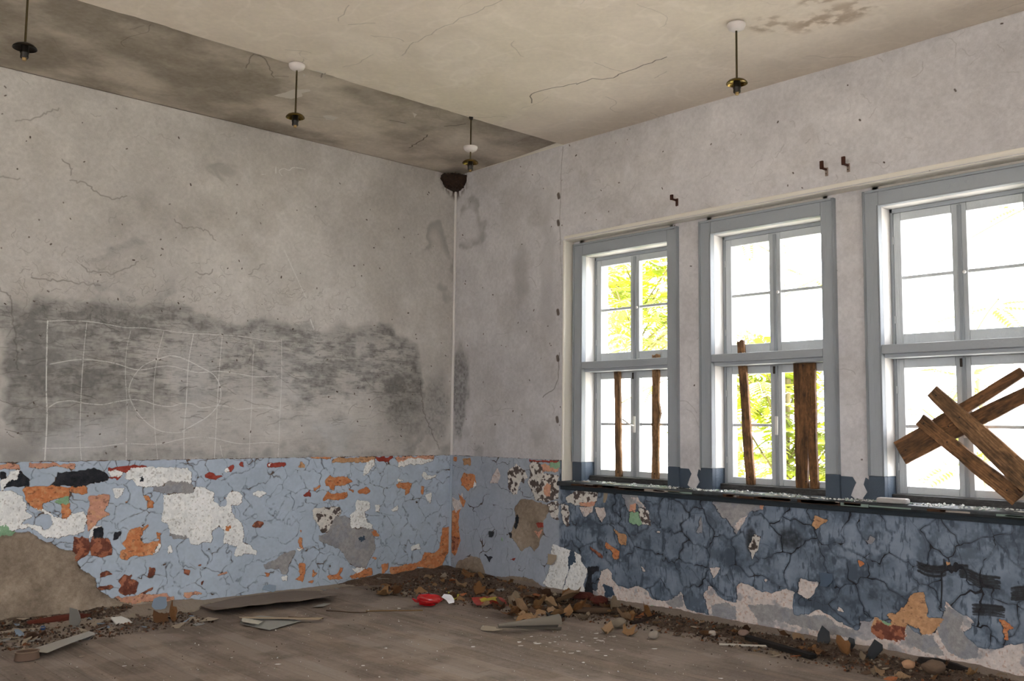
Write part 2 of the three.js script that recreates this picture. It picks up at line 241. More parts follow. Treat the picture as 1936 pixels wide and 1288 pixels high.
const D_CS = [[253.3,82.6,249.5,94.8,248.1,104.4,238.7,112,236.2,109.5,239.4,101.4,235.1,95.6,239.1,84.7],[199.6,67.5,195.6,73.3,187.8,73.3,187.2,64.1,192.2,61.2],[258.2,135.1,254.9,133.9,254.3,129.9],[262.6,152.9,256.2,156.2,247.6,153,252.1,147.1],[148.7,123.4,142.6,121.9,138.9,114]];
const D_CW = [[285,200.1,284.2,224.8,270.8,235.5,246.7,231.3,227.7,217.5,227.3,204.3,246.3,199.3,264.9,194.4],[234,249.9,229.6,278,203.5,279.6,174.8,269.2,165.6,236.3,164.9,199,183.3,196.6,211.2,220.1],[259.8,158.4,245,170.1,223.2,165,222.7,150.1,243,145.6]];

// ------------------------------------------------------------------ surface painting
const SU = 5.53, TW = 2048, PPM = TW / SU, TH = Math.round(4 * PPM), DH = Math.round(1.2 * PPM);   // wall textures: 370 pixels a metre
const LAYER = { _: 0, W: 1, O: 2, S: 3, K: 4, R: 5, C: 6, B: 7, P: 8, G: 9, X: 10, T: 11, M: 12, L: 13, D: 14 };
const LCOL = [null, [243, 244, 242], [204, 130, 84], [208, 154, 130], [38, 40, 46], [158, 66, 54], [156, 154, 154], [148, 133, 116], [168, 156, 142], [138, 176, 140], [116, 66, 52], [192, 148, 108], [216, 212, 204], [214, 204, 198], [60, 76, 94]];
function fillPoly(grid, w, h, pts, val) {   // pts in pixels [x, y, x, y ...]
  let y0 = 1e9, y1 = -1e9; for (let i = 1; i < pts.length; i += 2) { y0 = Math.min(y0, pts[i]); y1 = Math.max(y1, pts[i]); }
  for (let y = Math.max(0, Math.ceil(y0 - 0.5)); y <= Math.min(h - 1, y1); y++) {
    const xs = [], yc = y + 0.5, n = pts.length / 2;
    for (let i = 0; i < n; i++) { const ax = pts[2 * i], ay = pts[2 * i + 1], j = (i + 1) % n, bx = pts[2 * j], by = pts[2 * j + 1]; if ((ay <= yc) !== (by <= yc)) xs.push(ax + (yc - ay) / (by - ay) * (bx - ax)); }
    xs.sort((a, b) => a - b);
    for (let k = 0; k + 1 < xs.length; k += 2) for (let x = Math.max(0, Math.round(xs[k])); x < Math.min(w, Math.round(xs[k + 1])); x++) grid[y * w + x] = val;
  }
}
function boxBlur(src, w, h, r) {
  const a = new Float32Array(w * h), b = new Float32Array(w * h), n = 2 * r + 1;
  for (let y = 0; y < h; y++) { let s = 0; for (let x = -r; x <= r; x++) s += src[y * w + clamp(x, 0, w - 1)]; for (let x = 0; x < w; x++) { a[y * w + x] = s / n; s += src[y * w + Math.min(w - 1, x + r + 1)] - src[y * w + Math.max(0, x - r)]; } }
  for (let x = 0; x < w; x++) { let s = 0; for (let y = -r; y <= r; y++) s += a[clamp(y, 0, h - 1) * w + x]; for (let y = 0; y < h; y++) { b[y * w + x] = s / n; s += a[Math.min(h - 1, y + r + 1) * w + x] - a[Math.max(0, y - r) * w + x]; } }
  return b;
}
// the layers laid bare in the dado: traced outlines with ragged edges
function bareLayers(list) {
  const raw = new Uint8Array(TW * DH), out = new Uint8Array(TW * DH);
  for (const [t, ...p] of list) fillPoly(raw, TW, DH, p.map((c) => c / 100 * PPM), LAYER[t]);
  for (let y = 0; y < DH; y++) for (let x = 0; x < TW; x++) {
    const u = x / PPM, v = y / PPM, wx = (fbm(u * 24, v * 24, 3) - 0.5) * 0.024 + (fbm(u * 90, v * 90, 2) - 0.5) * 0.016, wy = (fbm(u * 24 + 50, v * 24 + 7, 3) - 0.5) * 0.024 + (fbm(u * 90 + 9, v * 90, 2) - 0.5) * 0.016;
    const sx = clamp(Math.round(x + wx * PPM), 0, TW - 1), sy = clamp(Math.round(y + wy * PPM), 0, DH - 1);
    out[y * TW + x] = raw[sy * TW + sx];
  }
  return out;
}
const bareL = bareLayers(D_L), bareR = bareLayers(D_R);
// pen strokes drawn as soft lines into a float mask (metres); width in metres
function strokes(mask, w, h, list, ppm) {
  for (const { pts, width, a = 1, soft = 0.4 } of list) for (let i = 0; i + 3 < pts.length; i += 2) {
    const ax = pts[i] * ppm, ay = pts[i + 1] * ppm, bx = pts[i + 2] * ppm, by = pts[i + 3] * ppm, r = width * ppm / 2 + 1, L2 = (bx - ax) ** 2 + (by - ay) ** 2 || 1;
    for (let y = Math.max(0, Math.floor(Math.min(ay, by) - r)); y <= Math.min(h - 1, Math.max(ay, by) + r); y++) for (let x = Math.max(0, Math.floor(Math.min(ax, bx) - r)); x <= Math.min(w - 1, Math.max(ax, bx) + r); x++) {
      const t = clamp(((x - ax) * (bx - ax) + (y - ay) * (by - ay)) / L2), d = Math.hypot(x - ax - t * (bx - ax), y - ay - t * (by - ay)) / (width * ppm / 2 + 0.4);
      const k = a * (1 - smooth(1 - soft, 1 + soft * 0.5, d)), at = y * w + x; if (k > mask[at]) mask[at] = k;
    }
  }
}
function curve(p, k = 6) {   // Catmull-Rom through centimetre points, in metres
  const c = new THREE.CatmullRomCurve3(Array.from({ length: p.length / 2 }, (_, i) => new THREE.Vector3(p[2 * i] / 100, p[2 * i + 1] / 100, 0))), out = [];
  for (const q of c.getPoints((p.length / 2 - 1) * k)) out.push(q.x, q.y); return out;
}
function jagged(p, amp = 0.006, step = 0.03) {
  const out = [p[0] / 100, p[1] / 100];
  for (let i = 0; i + 3 < p.length; i += 2) { const ax = p[i] / 100, ay = p[i + 1] / 100, bx = p[i + 2] / 100, by = p[i + 3] / 100, n = Math.max(1, Math.round(Math.hypot(bx - ax, by - ay) / step)); for (let k = 1; k <= n; k++) out.push(mix(ax, bx, k / n) + (k < n ? rr(-amp, amp) : 0), mix(ay, by, k / n) + (k < n ? rr(-amp, amp) : 0)); }
  return out;
}
function wander(x, y, ang, len, step = 0.02, turn = 0.7) { const o = [x, y]; for (let d = 0; d < len; d += step) { ang += rr(-turn, turn); x += Math.cos(ang) * step; y += Math.sin(ang) * step; o.push(x, y); } return o; }
const put = (d, i, r, g, b) => { d[i] = clamp(r, 0, 255); d[i + 1] = clamp(g, 0, 255); d[i + 2] = clamp(b, 0, 255); d[i + 3] = 255; };
const ring = (u, v, cu, cv, ru, rv, n) => { const w = fbm(u * 4 + cu * 9, v * 4 + cv * 5, 3), d = Math.hypot((u - cu) / ru, (v - cv) / rv) + (n - 0.5) * 0.9 + (w - 0.5) * 1.3; return smooth(0.45, 0.97, d) * (1 - smooth(0.98, 1.2, d)) * smooth(0.35, 0.6, fbm(u * 7 + 3, v * 7 + cu * 20, 3)); };
const blob = (u, v, cu, cv, ru, rv, n) => 1 - smooth(0.45, 1.1, Math.hypot((u - cu) / ru, (v - cv) / rv) + (n - 0.5) * 0.9);

function wallTextures(side) {
  const left = side === 'left', bare = left ? bareL : bareR, col = new Uint8Array(TW * TH * 4), bump = new Uint8Array(TW * TH);
  const crack = new Float32Array(TW * TH), chalk = new Float32Array(TW * TH), board = new Float32Array(TW * TH), speck = new Float32Array(TW * TH);
  const lines = [];
  if (left) {
    for (const c of D_CL) lines.push({ pts: jagged(c, 0.012, 0.02), width: 0.009, a: 0.4 });
    const m = new Uint8Array(TW * TH); fillPoly(m, TW, TH, D_BB.map((c) => c / 100 * PPM), 1); const bl = boxBlur(boxBlur(m, TW, TH, 34), TW, TH, 34); for (let y = 0; y < TH; y++) for (let x = 0; x < TW; x++) { const u = x / PPM, v = y / PPM; board[y * TW + x] = bl[clamp(Math.round(y + (fbm(u * 6, v * 6, 4) - 0.5) * 90), 0, TH - 1) * TW + clamp(Math.round(x + (fbm(u * 6 + 30, v * 6, 4) - 0.5) * 130), 0, TW - 1)]; }
    strokes(chalk, TW, TH, D_CH.map(([w, ...p]) => ({ pts: curve(p), width: w / 100 * 0.6, a: 0.4 + 0.5 * Math.min(1, w * 0.9) })), PPM);
    for (let k = 0; k < 520; k++) { const x = rr(1.2, 4.3), y = 2.3 + rr(-0.3, 0.3) + rr(-0.15, 0.25); lines.push({ pts: wander(x, y, rr(-0.3, 0.3) + (rnd() < 0.5 ? Math.PI : 0), rr(0.02, 0.12), 0.008, 0.9), width: 0.0035, a: rr(0.08, 0.34) }); }
    for (let k = 0; k < 70; k++) lines.push({ pts: wander(rr(0, 5.5), rr(2.2, 4), rr(0, 6.3), rr(0.03, 0.16), 0.01, 0.8), width: 0.004, a: rr(0.06, 0.26) });
    for (let k = 0; k < 260; k++) { const x = rr(0.5, 4.2), y = rr(1.3, 2.2); lines.push({ pts: wander(x, y, rr(-0.12, 0.12), rr(0.03, 0.18), 0.015, 0.3), width: 0.005, a: rr(0.1, 0.4) }); }
  } else {
    for (let k = 0; k < 110; k++) lines.push({ pts: wander(rr(0, 5.5), rr(3.1, 4), rr(-0.5, 0.5), rr(0.03, 0.16), 0.01, 0.8), width: 0.004, a: rr(0.06, 0.26) });
    for (let k = 0; k < 70; k++) lines.push({ pts: wander(rr(0, 5.5), rr(1.2, 3.1), rr(-0.5, 0.5), rr(0.03, 0.2), 0.02, 0.5), width: 0.0045, a: rr(0.08, 0.3) });
    lines.push({ pts: wander(1.53, 3.98, -1.58, 0.9, 0.03, 0.06), width: 0.006, a: 0.5 }, { pts: wander(1.5, 3.1, -1.57, 1.95, 0.03, 0.05), width: 0.005, a: 0.3 }, { pts: wander(1.5, 2.1, -1.5, 0.5, 0.02, 0.4), width: 0.008, a: 0.7 });
  }
  strokes(crack, TW, TH, lines, PPM);
  const specks = []; for (let k = 0; k < (left ? 190 : 120); k++) { const x = rr(0, 5.5), y = left ? rr(1.2, 3.9) : rr(1.2, 4), a = rr(0, 6.3), l = rr(0, 0.014); specks.push({ pts: [x, y, x + Math.cos(a) * l, y + Math.sin(a) * l], width: rr(0.004, 0.011), a: rr(0.5, 0.95) }); }
  if (!left) for (const y of [3.55, 3.3, 2.484, 2.068, 1.52]) specks.push({ pts: [1.475, y, 1.482, y - 0.03], width: 0.035, a: 0.75 });
  strokes(speck, TW, TH, specks, PPM);
  const nest = (u, v) => (v > 3.68 && u < 0.34 ? (1 - smooth(0.02, 0.2, u * 0.9 + Math.max(0, 3.84 - v) * 1.4)) * smooth(0.42, 0.62, vn(u * 55, v * 14) * 0.6 + fbm(u * 30, v * 30, 2) * 0.5) : 0);
  for (let y = 0; y < TH; y++) for (let x = 0; x < TW; x++) {
    const at = y * TW + x, u = x / PPM, v = y / PPM, big = fbm(u * 0.9 + 3, v * 0.9 + (left ? 0 : 40), 4), mid = fbm(u * 5 + 11, v * 5 + (left ? 3 : 60), 4), fine = fbm(u * 45, v * 45 + (left ? 0 : 300), 3), grain = vn(u * 220, v * 220);
    let h = 128 + (mid - 0.5) * 60 + (fine - 0.5) * 70 + (grain - 0.5) * 16, r, g, b;
    const lay = y < DH ? bare[at] : 0;
    if (v > 1.147 + (fine - 0.5) * 0.012 || (!left && u > 1.56 && v > 0.96)) {
      const t = (big - 0.5) * 34 + (mid - 0.5) * 26 + (fine - 0.5) * 20 + (grain - 0.5) * 8;
      if (left) { r = 199 + t; g = 195 + t; b = 190 + t; } else { r = 205 + t; g = 202 + t; b = 203 + t; }
      const st = smooth(0.52, 0.7, fbm(u * 2.3 + 31, v * 2.3 + 5, 4)) * 0.35; r *= 1 - 0.12 * st; g *= 1 - 0.13 * st; b *= 1 - 0.15 * st;
      let dirt = 0, wash = 0;
      if (left) {
        const wob = fbm(u * 3 + 2, v * 3, 4), streak = fbm(u * 9, v * 22 + 8, 5), bm = board[at];
        if (bm > 0.01) {   // an old blackboard wiped on to the plaster: its paint survives in dark smears and scratches
          const edge = smooth(0.1, 0.45, bm) * (1 - smooth(0.6, 1, bm)), worn = smooth(0.47, 0.72, streak * 0.62 + wob * 0.5 - (u < 1.3 ? 0.02 : 0) + (u > 2.9 ? 0.05 : 0)), fade = smooth(0.55, 0.75, fbm(u * 1.6 + 9, v * 2 + 2, 3));
          const up = smooth(1.5, 1.95, v + (wob - 0.5) * 0.6), scr = smooth(0.58, 0.72, fbm(u * 16 + 4, v * 110, 3)); const low = 1 - up, side = 0.3 * blob(u, v, 3.8, 1.75, 0.5, 0.6, wob) + 0.3 * blob(u, v, 0.62, 1.7, 0.3, 0.42, wob); const k = smooth(0.05, 0.85, bm) * (0.2 - 0.08 * low + 0.5 * worn * (0.3 + 0.7 * up) - 0.1 * fade + (fine - 0.5) * 0.3 + scr * (0.08 + 0.22 * up) + side) + edge * 0.3 * (0.3 + mid);
          wash = 0.55 * smooth(0.3, 0.9, bm) * smooth(0.46, 0.66, fbm(u * 2.2 + 61, v * 3 + 8, 4)) * (0.35 + 0.65 * low) * (0.6 + 0.6 * fine);
          dirt = clamp(k, 0, 0.85);
        }
        dirt = Math.max(dirt, 0.3 * ring(u, v, 2.5, 3.55, 0.17, 0.1, mid), 0.22 * blob(u, v, 2.52, 3.58, 0.15, 0.07, mid), 0.35 * ring(u, v, 0.22, 3.1, 0.17, 0.32, mid), 0.3 * ring(u, v, 3.2, 2.62, 0.3, 0.2, mid) * fine * 1.6, 0.5 * blob(u, v, 0.2, 1.7, 0.3, 0.45, wob * 1.5 - 0.25) * (0.4 + fine));
        dirt = Math.max(dirt, 0.5 * smooth(0.5, 0.75, fbm(u * 3 + 70, v * 5, 4)) * (1 - smooth(1.2, 1.45, v)) );
      } else {
        dirt = Math.max(0.4 * ring(u, v, 0.2, 3.45, 0.2, 0.3, mid), 0.24 * blob(u, v, 0.98, 2.85, 0.13, 0.3, fbm(u * 7, v * 7, 4) * 1.6 - 0.3) * (0.2 + fine), 0.65 * blob(u, v, 0.1, 1.75, 0.16, 0.5, fbm(u * 9, v * 5, 4) * 1.5 - 0.25) * (0.4 + fine), 0.35 * smooth(0.5, 0.72, mid) * (1 - smooth(1.2, 1.7, v)) * (u < 1.5 ? 1 : 0), 0.22 * blob(u, v, 1.35, 2.9, 0.12, 0.75, fbm(u * 7 + 5, v * 7, 4) * 1.6 - 0.3) * fine);
      }
      r = mix(r, 206, wash); g = mix(g, 208, wash); b = mix(b, 210, wash); dirt *= (0.7 + 0.6 * fine) * (1 - 0.5 * wash); r = mix(r, 86, dirt * 0.72); g = mix(g, 85, dirt * 0.72); b = mix(b, 83, dirt * 0.72);
      if (left) { const c = chalk[at] * smooth(0.15, 0.5, vn(u * 260, v * 260) * 0.6 + vn(u * 40, v * 40) * 0.5); r = mix(r, 228, c); g = mix(g, 228, c); b = mix(b, 224, c); }
      const c = crack[at] * (0.5 + mid); r *= 1 - 0.4 * c; g *= 1 - 0.42 * c; b *= 1 - 0.44 * c; h -= 70 * crack[at];
      const s = speck[at]; r = mix(r, 70, s); g = mix(g, 58, s); b = mix(b, 50, s); h -= 60 * s;
      const nk = nest(u, v); r = mix(r, 58, nk); g = mix(g, 44, nk); b = mix(b, 34, nk);
    } else {   // under the blue paint: old coats and mortar
      const c = LCOL[lay] ?? (left ? [92, 76, 66] : u < 1.53 ? [84, 74, 68] : [46, 46, 50]); let t = (mid - 0.5) * 34 + (fine - 0.5) * 34 + (grain - 0.5) * 14, [cr, cg, cb] = c;
      if (lay === LAYER.M || (lay === LAYER.X)) { const k = smooth(lay === LAYER.M ? 0.51 : 0.46, lay === LAYER.M ? 0.59 : 0.56, fbm(u * 26 + v * 15 + 5, v * 28 - u * 13 + 3, 5)), [ar, ag, ab] = lay === LAYER.M ? [64, 52, 48] : [176, 112, 82]; cr = mix(cr, ar, k * 0.85); cg = mix(cg, ag, k * 0.85); cb = mix(cb, ab, k * 0.85); }
      if (lay === LAYER.O || lay === LAYER.S || lay === LAYER.T) { const k = smooth(0.5, 0.66, fbm(u * 40 + 15, v * 40, 3)) * 0.5; cr = mix(cr, 214, k); cg = mix(cg, 166, k); cb = mix(cb, 124, k); const q = smooth(0.66, 0.74, fbm(u * 34 + 3, v * 60, 4)) * 0.35; cr = mix(cr, 70, q); cg = mix(cg, 42, q); cb = mix(cb, 36, q); }
      if (lay === LAYER.W || lay === LAYER.L) { const k = smooth(0.62, 0.74, fbm(u * 70 + 25, v * 70, 3)) * 0.5; cr = mix(cr, lay === LAYER.L ? 176 : 170, k); cg = mix(cg, lay === LAYER.L ? 138 : 166, k); cb = mix(cb, lay === LAYER.L ? 120 : 160, k); if (lay === LAYER.L) { const q = smooth(0.58, 0.66, fbm(u * 9 + 40, v * 9, 4)) * 0.7; cr = mix(cr, 150, q); cg = mix(cg, 150, q); cb = mix(cb, 156, q); } }
      if (lay === LAYER.B) { t += (fbm(u * 4, v * 4, 4) - 0.5) * 70; h += (fbm(u * 9, v * 9, 4) - 0.5) * 120; }
      if (lay === LAYER.C) { const k = smooth(0.5, 0.62, fbm(u * 12 + 60, v * 12, 4)) * 0.5; cr = mix(cr, 144, k); cg = mix(cg, 148, k); cb = mix(cb, 158, k); }
      r = cr + t; g = cg + t * 0.95; b = cb + t * 0.9;
      if (lay === 0) h -= 30;
    }
    put(col, at * 4, r, g, b); bump[at] = clamp(h, 0, 255);
  }
  return { map: dataTex(col, TW, TH, true), bump: dataTex(bump, TW, TH, false) };
}
// the blue paint itself, mottled and soiled, and darker beside its cracks; one texture for each wall's dado
function paintTexture(side, field) {
  const left = side === 'left', col = new Uint8Array(TW * DH * 4), ink = new Float32Array(TW * DH), line = new Float32Array(TW * DH);
  if (!left) strokes(ink, TW, DH, D_B.flatMap(([w, ...p]) => { const c = curve(p, 10), n = c.length / 2; if (w < 2) return [{ pts: c, width: w / 100 }];   // a brush leaves many bristle lines of unequal length
    return Array.from({ length: 46 }, () => { const d = (rnd() + rnd() - 1) * w / 150, a = Math.floor(rnd() * rnd() * n * 0.55), b = n - Math.floor(rnd() * rnd() * n * 0.55), pts = []; for (let i = a; i < Math.max(b, a + 2) && i < n; i++) pts.push(c[2 * i] + rr(-0.002, 0.002), c[2 * i + 1] + d + rr(-0.0015, 0.0015)); return { pts, width: rr(0.004, 0.013), a: rr(0.5, 1), soft: 0.8 }; }); }), PPM);
  const ls = []; for (let k = 0; k < (left ? 60 : 190); k++) ls.push({ pts: wander(rr(0, 5.5), rr(0, 1.2), left ? rr(0, 6.3) : rr(1.4, 1.75), rr(0.04, left ? 0.12 : 0.3), 0.015, 0.3), width: 0.0035, a: rr(0.15, 0.5) }); strokes(line, TW, DH, ls, PPM);
  for (let y = 0; y < DH; y++) for (let x = 0; x < TW; x++) {
    const at = y * TW + x, u = x / PPM, v = y / PPM, big = fbm(u * 1.5 + 3, v * 1.5 + (left ? 0 : 40), 4), mid = fbm(u * 8 + 11, v * 8, 4), fine = fbm(u * 50, v * 50, 3), up = fbm(u * 30, v * 7, 4);
    const t = (big - 0.5) * 24 + (mid - 0.5) * 16 + (fine - 0.5) * 14; let r, g, b;
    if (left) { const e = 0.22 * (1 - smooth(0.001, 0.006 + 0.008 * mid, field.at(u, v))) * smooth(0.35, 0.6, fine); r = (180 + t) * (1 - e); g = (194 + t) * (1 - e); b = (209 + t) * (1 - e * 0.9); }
    else {
      const k = smooth(1.5, 1.545, u + (mid - 0.5) * 0.02); r = mix(164, 146, k) + t; g = mix(172, 160, k) + t; b = mix(184, 178, k) + t;
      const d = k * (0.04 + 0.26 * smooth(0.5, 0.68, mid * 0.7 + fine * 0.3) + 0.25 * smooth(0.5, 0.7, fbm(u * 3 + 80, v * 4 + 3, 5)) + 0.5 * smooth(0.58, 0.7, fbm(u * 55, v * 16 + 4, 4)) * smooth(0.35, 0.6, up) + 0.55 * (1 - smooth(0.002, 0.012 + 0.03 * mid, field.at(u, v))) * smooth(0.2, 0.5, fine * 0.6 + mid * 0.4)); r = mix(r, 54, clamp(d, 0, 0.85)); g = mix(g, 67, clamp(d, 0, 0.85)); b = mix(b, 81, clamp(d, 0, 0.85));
      const q = k * (0.8 * blob(u, v, 3.47, 0.62, 0.05, 0.12, mid) + 0.7 * blob(u, v, 3.8, 0.68, 0.13, 0.09, mid) + 0.7 * blob(u, v, 1.72, 0.86, 0.03, 0.045, mid) + 0.6 * blob(u, v, 2.0, 0.46, 0.05, 0.06, mid)) * (0.4 + fine); r = mix(r, 26, clamp(q)); g = mix(g, 32, clamp(q)); b = mix(b, 38, clamp(q));
    }
    const c = line[at]; r *= 1 - 0.45 * c; g *= 1 - 0.43 * c; b *= 1 - 0.4 * c;
    if (!left) { const k = clamp(ink[at] * (0.75 + 0.5 * fine)) * 0.95; r = mix(r, 16, k); g = mix(g, 18, k); b = mix(b, 22, k); }
    put(col, at * 4, r, g, b);
  }
  return dataTex(col, TW, DH, true);
}
// fine relief shared by paint, plaster and timber
const N = 512, grainData = new Uint8Array(N * N), woodCol = new Uint8Array(N * N * 4), woodBump = new Uint8Array(N * N);
const wrapn = (f) => { const o = new Float32Array(N * N); for (let y = 0; y < N; y++) for (let x = 0; x < N; x++) { const a = x / N, b = y / N, wa = smooth(0.75, 1, a), wb = smooth(0.75, 1, b); o[y * N + x] = mix(mix(f(a, b), f(a - 1, b), wa), mix(f(a, b - 1), f(a - 1, b - 1), wa), wb); } return o; };
{ const f = wrapn((a, b) => fbm(a * 40 + 5, b * 40 + 5, 4)); for (let i = 0; i < N * N; i++) grainData[i] = clamp(128 + (f[i] - 0.5) * 300, 0, 255); }
const grainTex = dataTex(grainData, N, N, false, true);
{ // timber: long fibres along v
  const f = wrapn((a, b) => fbm(a * 60 + 5, b * 3 + 5, 4)), k = wrapn((a, b) => fbm(a * 9 + 35, b * 4 + 5, 4)), m = wrapn((a, b) => fbm(a * 26 + 3, b * 26 + 7, 3));
  for (let i = 0; i < N * N; i++) { const t = 0.66 + (f[i] - 0.5) * 0.42 + (k[i] - 0.5) * 1.0 + (m[i] - 0.5) * 0.4 - 0.3 * smooth(0.56, 0.68, k[i] * 0.6 + m[i] * 0.4), c = clamp(t, 0.05, 1) * 255; put(woodCol, i * 4, c, c * 0.98, c * 0.96); woodBump[i] = clamp(128 + (f[i] - 0.5) * 260, 0, 255); }
}
const woodTex = dataTex(woodCol, N, N, true, true), woodBumpTex = dataTex(woodBump, N, N, false, true);

// ------------------------------------------------------------------ the room shell
const H = 4, RX = -8.3, RZ = 9.2, RECESS = 1.557, LINTEL = 3.118, SILL = 0.965, PIER = 0.125, OUT = 0.46;
const WIN = [1.573, 2.953, 4.331, 5.711, 7.091];   // where each window's casing begins, measured from the corner
function crackField(bare, o) {
  const s = 2, gw = Math.floor(o.u1 * PPM / s), gh = Math.floor(o.top * PPM / s) + 2, m = new Float32Array(TW * DH); for (let i = 0; i < m.length; i++) m[i] = bare[i] ? 1 : 0;
  const soft = boxBlur(m, TW, DH, 2), C = o.cell, cu = Math.ceil(o.u1 / C) + 3, cv = Math.ceil(1.3 / C) + 3, px = [], py = [], root = [];
  for (let j = 0; j < cv; j++) for (let i = 0; i < cu; i++) { px.push((i - 1 + rr(0.08, 0.92)) * C); py.push((j - 1 + rr(0.08, 0.92)) * C * o.squash); root.push(j * cu + i); }
  const find = (i) => { while (root[i] !== i) i = root[i]; return i; };
  for (let j = 0; j < cv; j++) for (let i = 0; i < cu; i++) { if (i + 1 < cu && rnd() < o.join) root[find(j * cu + i)] = find(j * cu + i + 1); if (j + 1 < cv && rnd() < o.join) root[find(j * cu + i)] = find(j * cu + i + cu); }
  const id = new Int32Array(gw * gh), val = new Float32Array(gw * gh), pf = new Float32Array(gw * gh), gap = new Float32Array(gw * gh), boxes = new Map();
  for (let y = 0; y < gh; y++) for (let x = 0; x < gw; x++) {
    const at = y * gw + x, u = x * s / PPM, v = y * s / PPM, wu = u + (fbm(u * 9 + 5, v * 9, 3) - 0.5) * o.warp, wv = v + (fbm(u * 9 + 55, v * 9 + 20, 3) - 0.5) * o.warp, ci = Math.floor(wu / C) + 1, cj = Math.floor(wv / C / o.squash) + 1;
    const ds = []; for (let j = Math.max(0, cj - 2); j <= Math.min(cv - 1, cj + 2); j++) for (let i = Math.max(0, ci - 2); i <= Math.min(cu - 1, ci + 2); i++) { const k = j * cu + i; ds.push([Math.hypot(wu - px[k], wv - py[k]), find(k)]); }
    ds.sort((a, b) => a[0] - b[0]); const r0 = ds[0][1], other = ds.find((d) => d[1] !== r0);
    id[at] = r0; gap[at] = o.g0 + o.g1 * smooth(0.4, 0.75, fbm(u * 6 + 70, v * 6, 3)); val[at] = (other ? (other[0] - ds[0][0]) / 2 : 0.1) - gap[at];
    pf[at] = Math.min((0.5 - soft[Math.min(DH - 1, y * s) * TW + Math.min(TW - 1, x * s)]) * 0.0135, o.topAt(u, v) + (vn(u * 30, 1) - 0.5) * 0.008, u - 0.006, o.u1 - 0.02 - u, v - 0.012);
    const b = boxes.get(r0); if (!b) boxes.set(r0, [x, y, x, y]); else { b[0] = Math.min(b[0], x); b[1] = Math.min(b[1], y); b[2] = Math.max(b[2], x); b[3] = Math.max(b[3], y); }
  }
  return { s, gw, gh, id, val, pf, gap, boxes, at: (u, v) => { const x = Math.round(u * PPM / s), y = Math.round(v * PPM / s); return x < 0 || y < 0 || x >= gw || y >= gh ? 0.1 : Math.min(val[y * gw + x], Math.max(0, pf[y * gw + x]) * 2 + 0.002); } };
}
const fieldL = crackField(bareL, { u1: SU, top: 1.16, topAt: (u, v) => 1.147 - v, cell: 0.17, squash: 0.85, join: 0.17, warp: 0.2, g0: 0.0002, g1: 0.0016 });
const fieldR = crackField(bareR, { u1: SU, top: 1.16, topAt: (u, v) => Math.max(SILL - 0.035 - v, Math.min(1.147 - v, RECESS - 0.012 - u)), cell: 0.22, squash: 0.95, join: 0.1, warp: 0.16, g0: 0.0008, g1: 0.003 });
const texL = wallTextures('left'), texR = wallTextures('right');
const mPlasterL = std(0xffffff, 0.93, { map: texL.map, bumpMap: texL.bump, bumpScale: 0.006 }), mPlasterR = std(0xffffff, 0.93, { map: texR.map, bumpMap: texR.bump, bumpScale: 0.005 });
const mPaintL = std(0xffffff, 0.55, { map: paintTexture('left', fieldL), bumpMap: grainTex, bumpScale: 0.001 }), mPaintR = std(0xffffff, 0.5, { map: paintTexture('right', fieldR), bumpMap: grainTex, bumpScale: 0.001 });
const mPlain = std(0xc9c3ba, 0.92, { bumpMap: grainTex, bumpScale: 0.003 }), mLitGloss = std(0xe9e4d8, 0.3), mMasonry = std(0x9a8f84, 0.95), mOutside = std(0xb9ada0, 0.95);  // gloss coat painted paler in place of window bounce light on lintel and recess

const wobL = (u, v) => (fbm(u * 1.2 + 4, v * 1.2, 3) - 0.5) * 0.016, wobR = (u, v) => (fbm(u * 1.2 + 60, v * 1.2, 3) - 0.5) * 0.008;
const softB = (() => { const m = new Float32Array(TW * DH); for (let i = 0; i < m.length; i++) m[i] = bareL[i] === LAYER.B || bareL[i] === LAYER.P ? 1 : 0; return boxBlur(m, TW, DH, 5); })();
const depthL = (u, v) => wobL(u, v) - (v < 1.19 && u < SU ? (0.012 + 0.022 * (fbm(u * 8, v * 8, 3) - 0.35)) * softB[clamp(Math.round(v * PPM), 0, DH - 1) * TW + clamp(Math.round(u * PPM), 0, TW - 1)] : 0);
// surface grid: at(u, v) gives the point; uv in the wall's own texture layout
function sheet(u0, u1, v0, v1, step, at, flip, uvH = 4) {
  const nu = Math.max(1, Math.round((u1 - u0) / step)), nv = Math.max(1, Math.round((v1 - v0) / step)), P = [], UV = [], I = [];
  for (let j = 0; j <= nv; j++) for (let i = 0; i <= nu; i++) { const u = mix(u0, u1, i / nu), v = mix(v0, v1, j / nv); P.push(...at(u, v)); UV.push(u / SU, v / uvH); }
  for (let j = 0; j < nv; j++) for (let i = 0; i < nu; i++) { const a = j * (nu + 1) + i, b = a + 1, c = a + nu + 1, d = c + 1; flip ? I.push(a, c, b, b, c, d) : I.push(a, b, c, b, d, c); }
  const g = new THREE.BufferGeometry(); g.setAttribute('position', new THREE.Float32BufferAttribute(P, 3)); g.setAttribute('uv', new THREE.Float32BufferAttribute(UV, 2)); g.setIndex(I); g.computeVertexNormals(); return g;
}
const atL = (u, v) => [-u, v, depthL(u, v)], atR = (u, v) => [-wobR(u, v), v, u];
const wallLeft = structure('wall_left', 'stained plaster wall with chalk drawing above peeling blue paint', 'wall');
part('plaster', sheet(0, SU, 0, H, 0.02, atL, true), mPlasterL, wallLeft);
part('plaster', sheet(SU, -RX, 0, H, 0.25, (u, v) => [-u, v, wobL(u, v)], true), mPlain, wallLeft);
part('masonry', box(RX - 0.3, OUT, -0.3, H + 0.3, -0.35, -0.03), mMasonry, wallLeft);

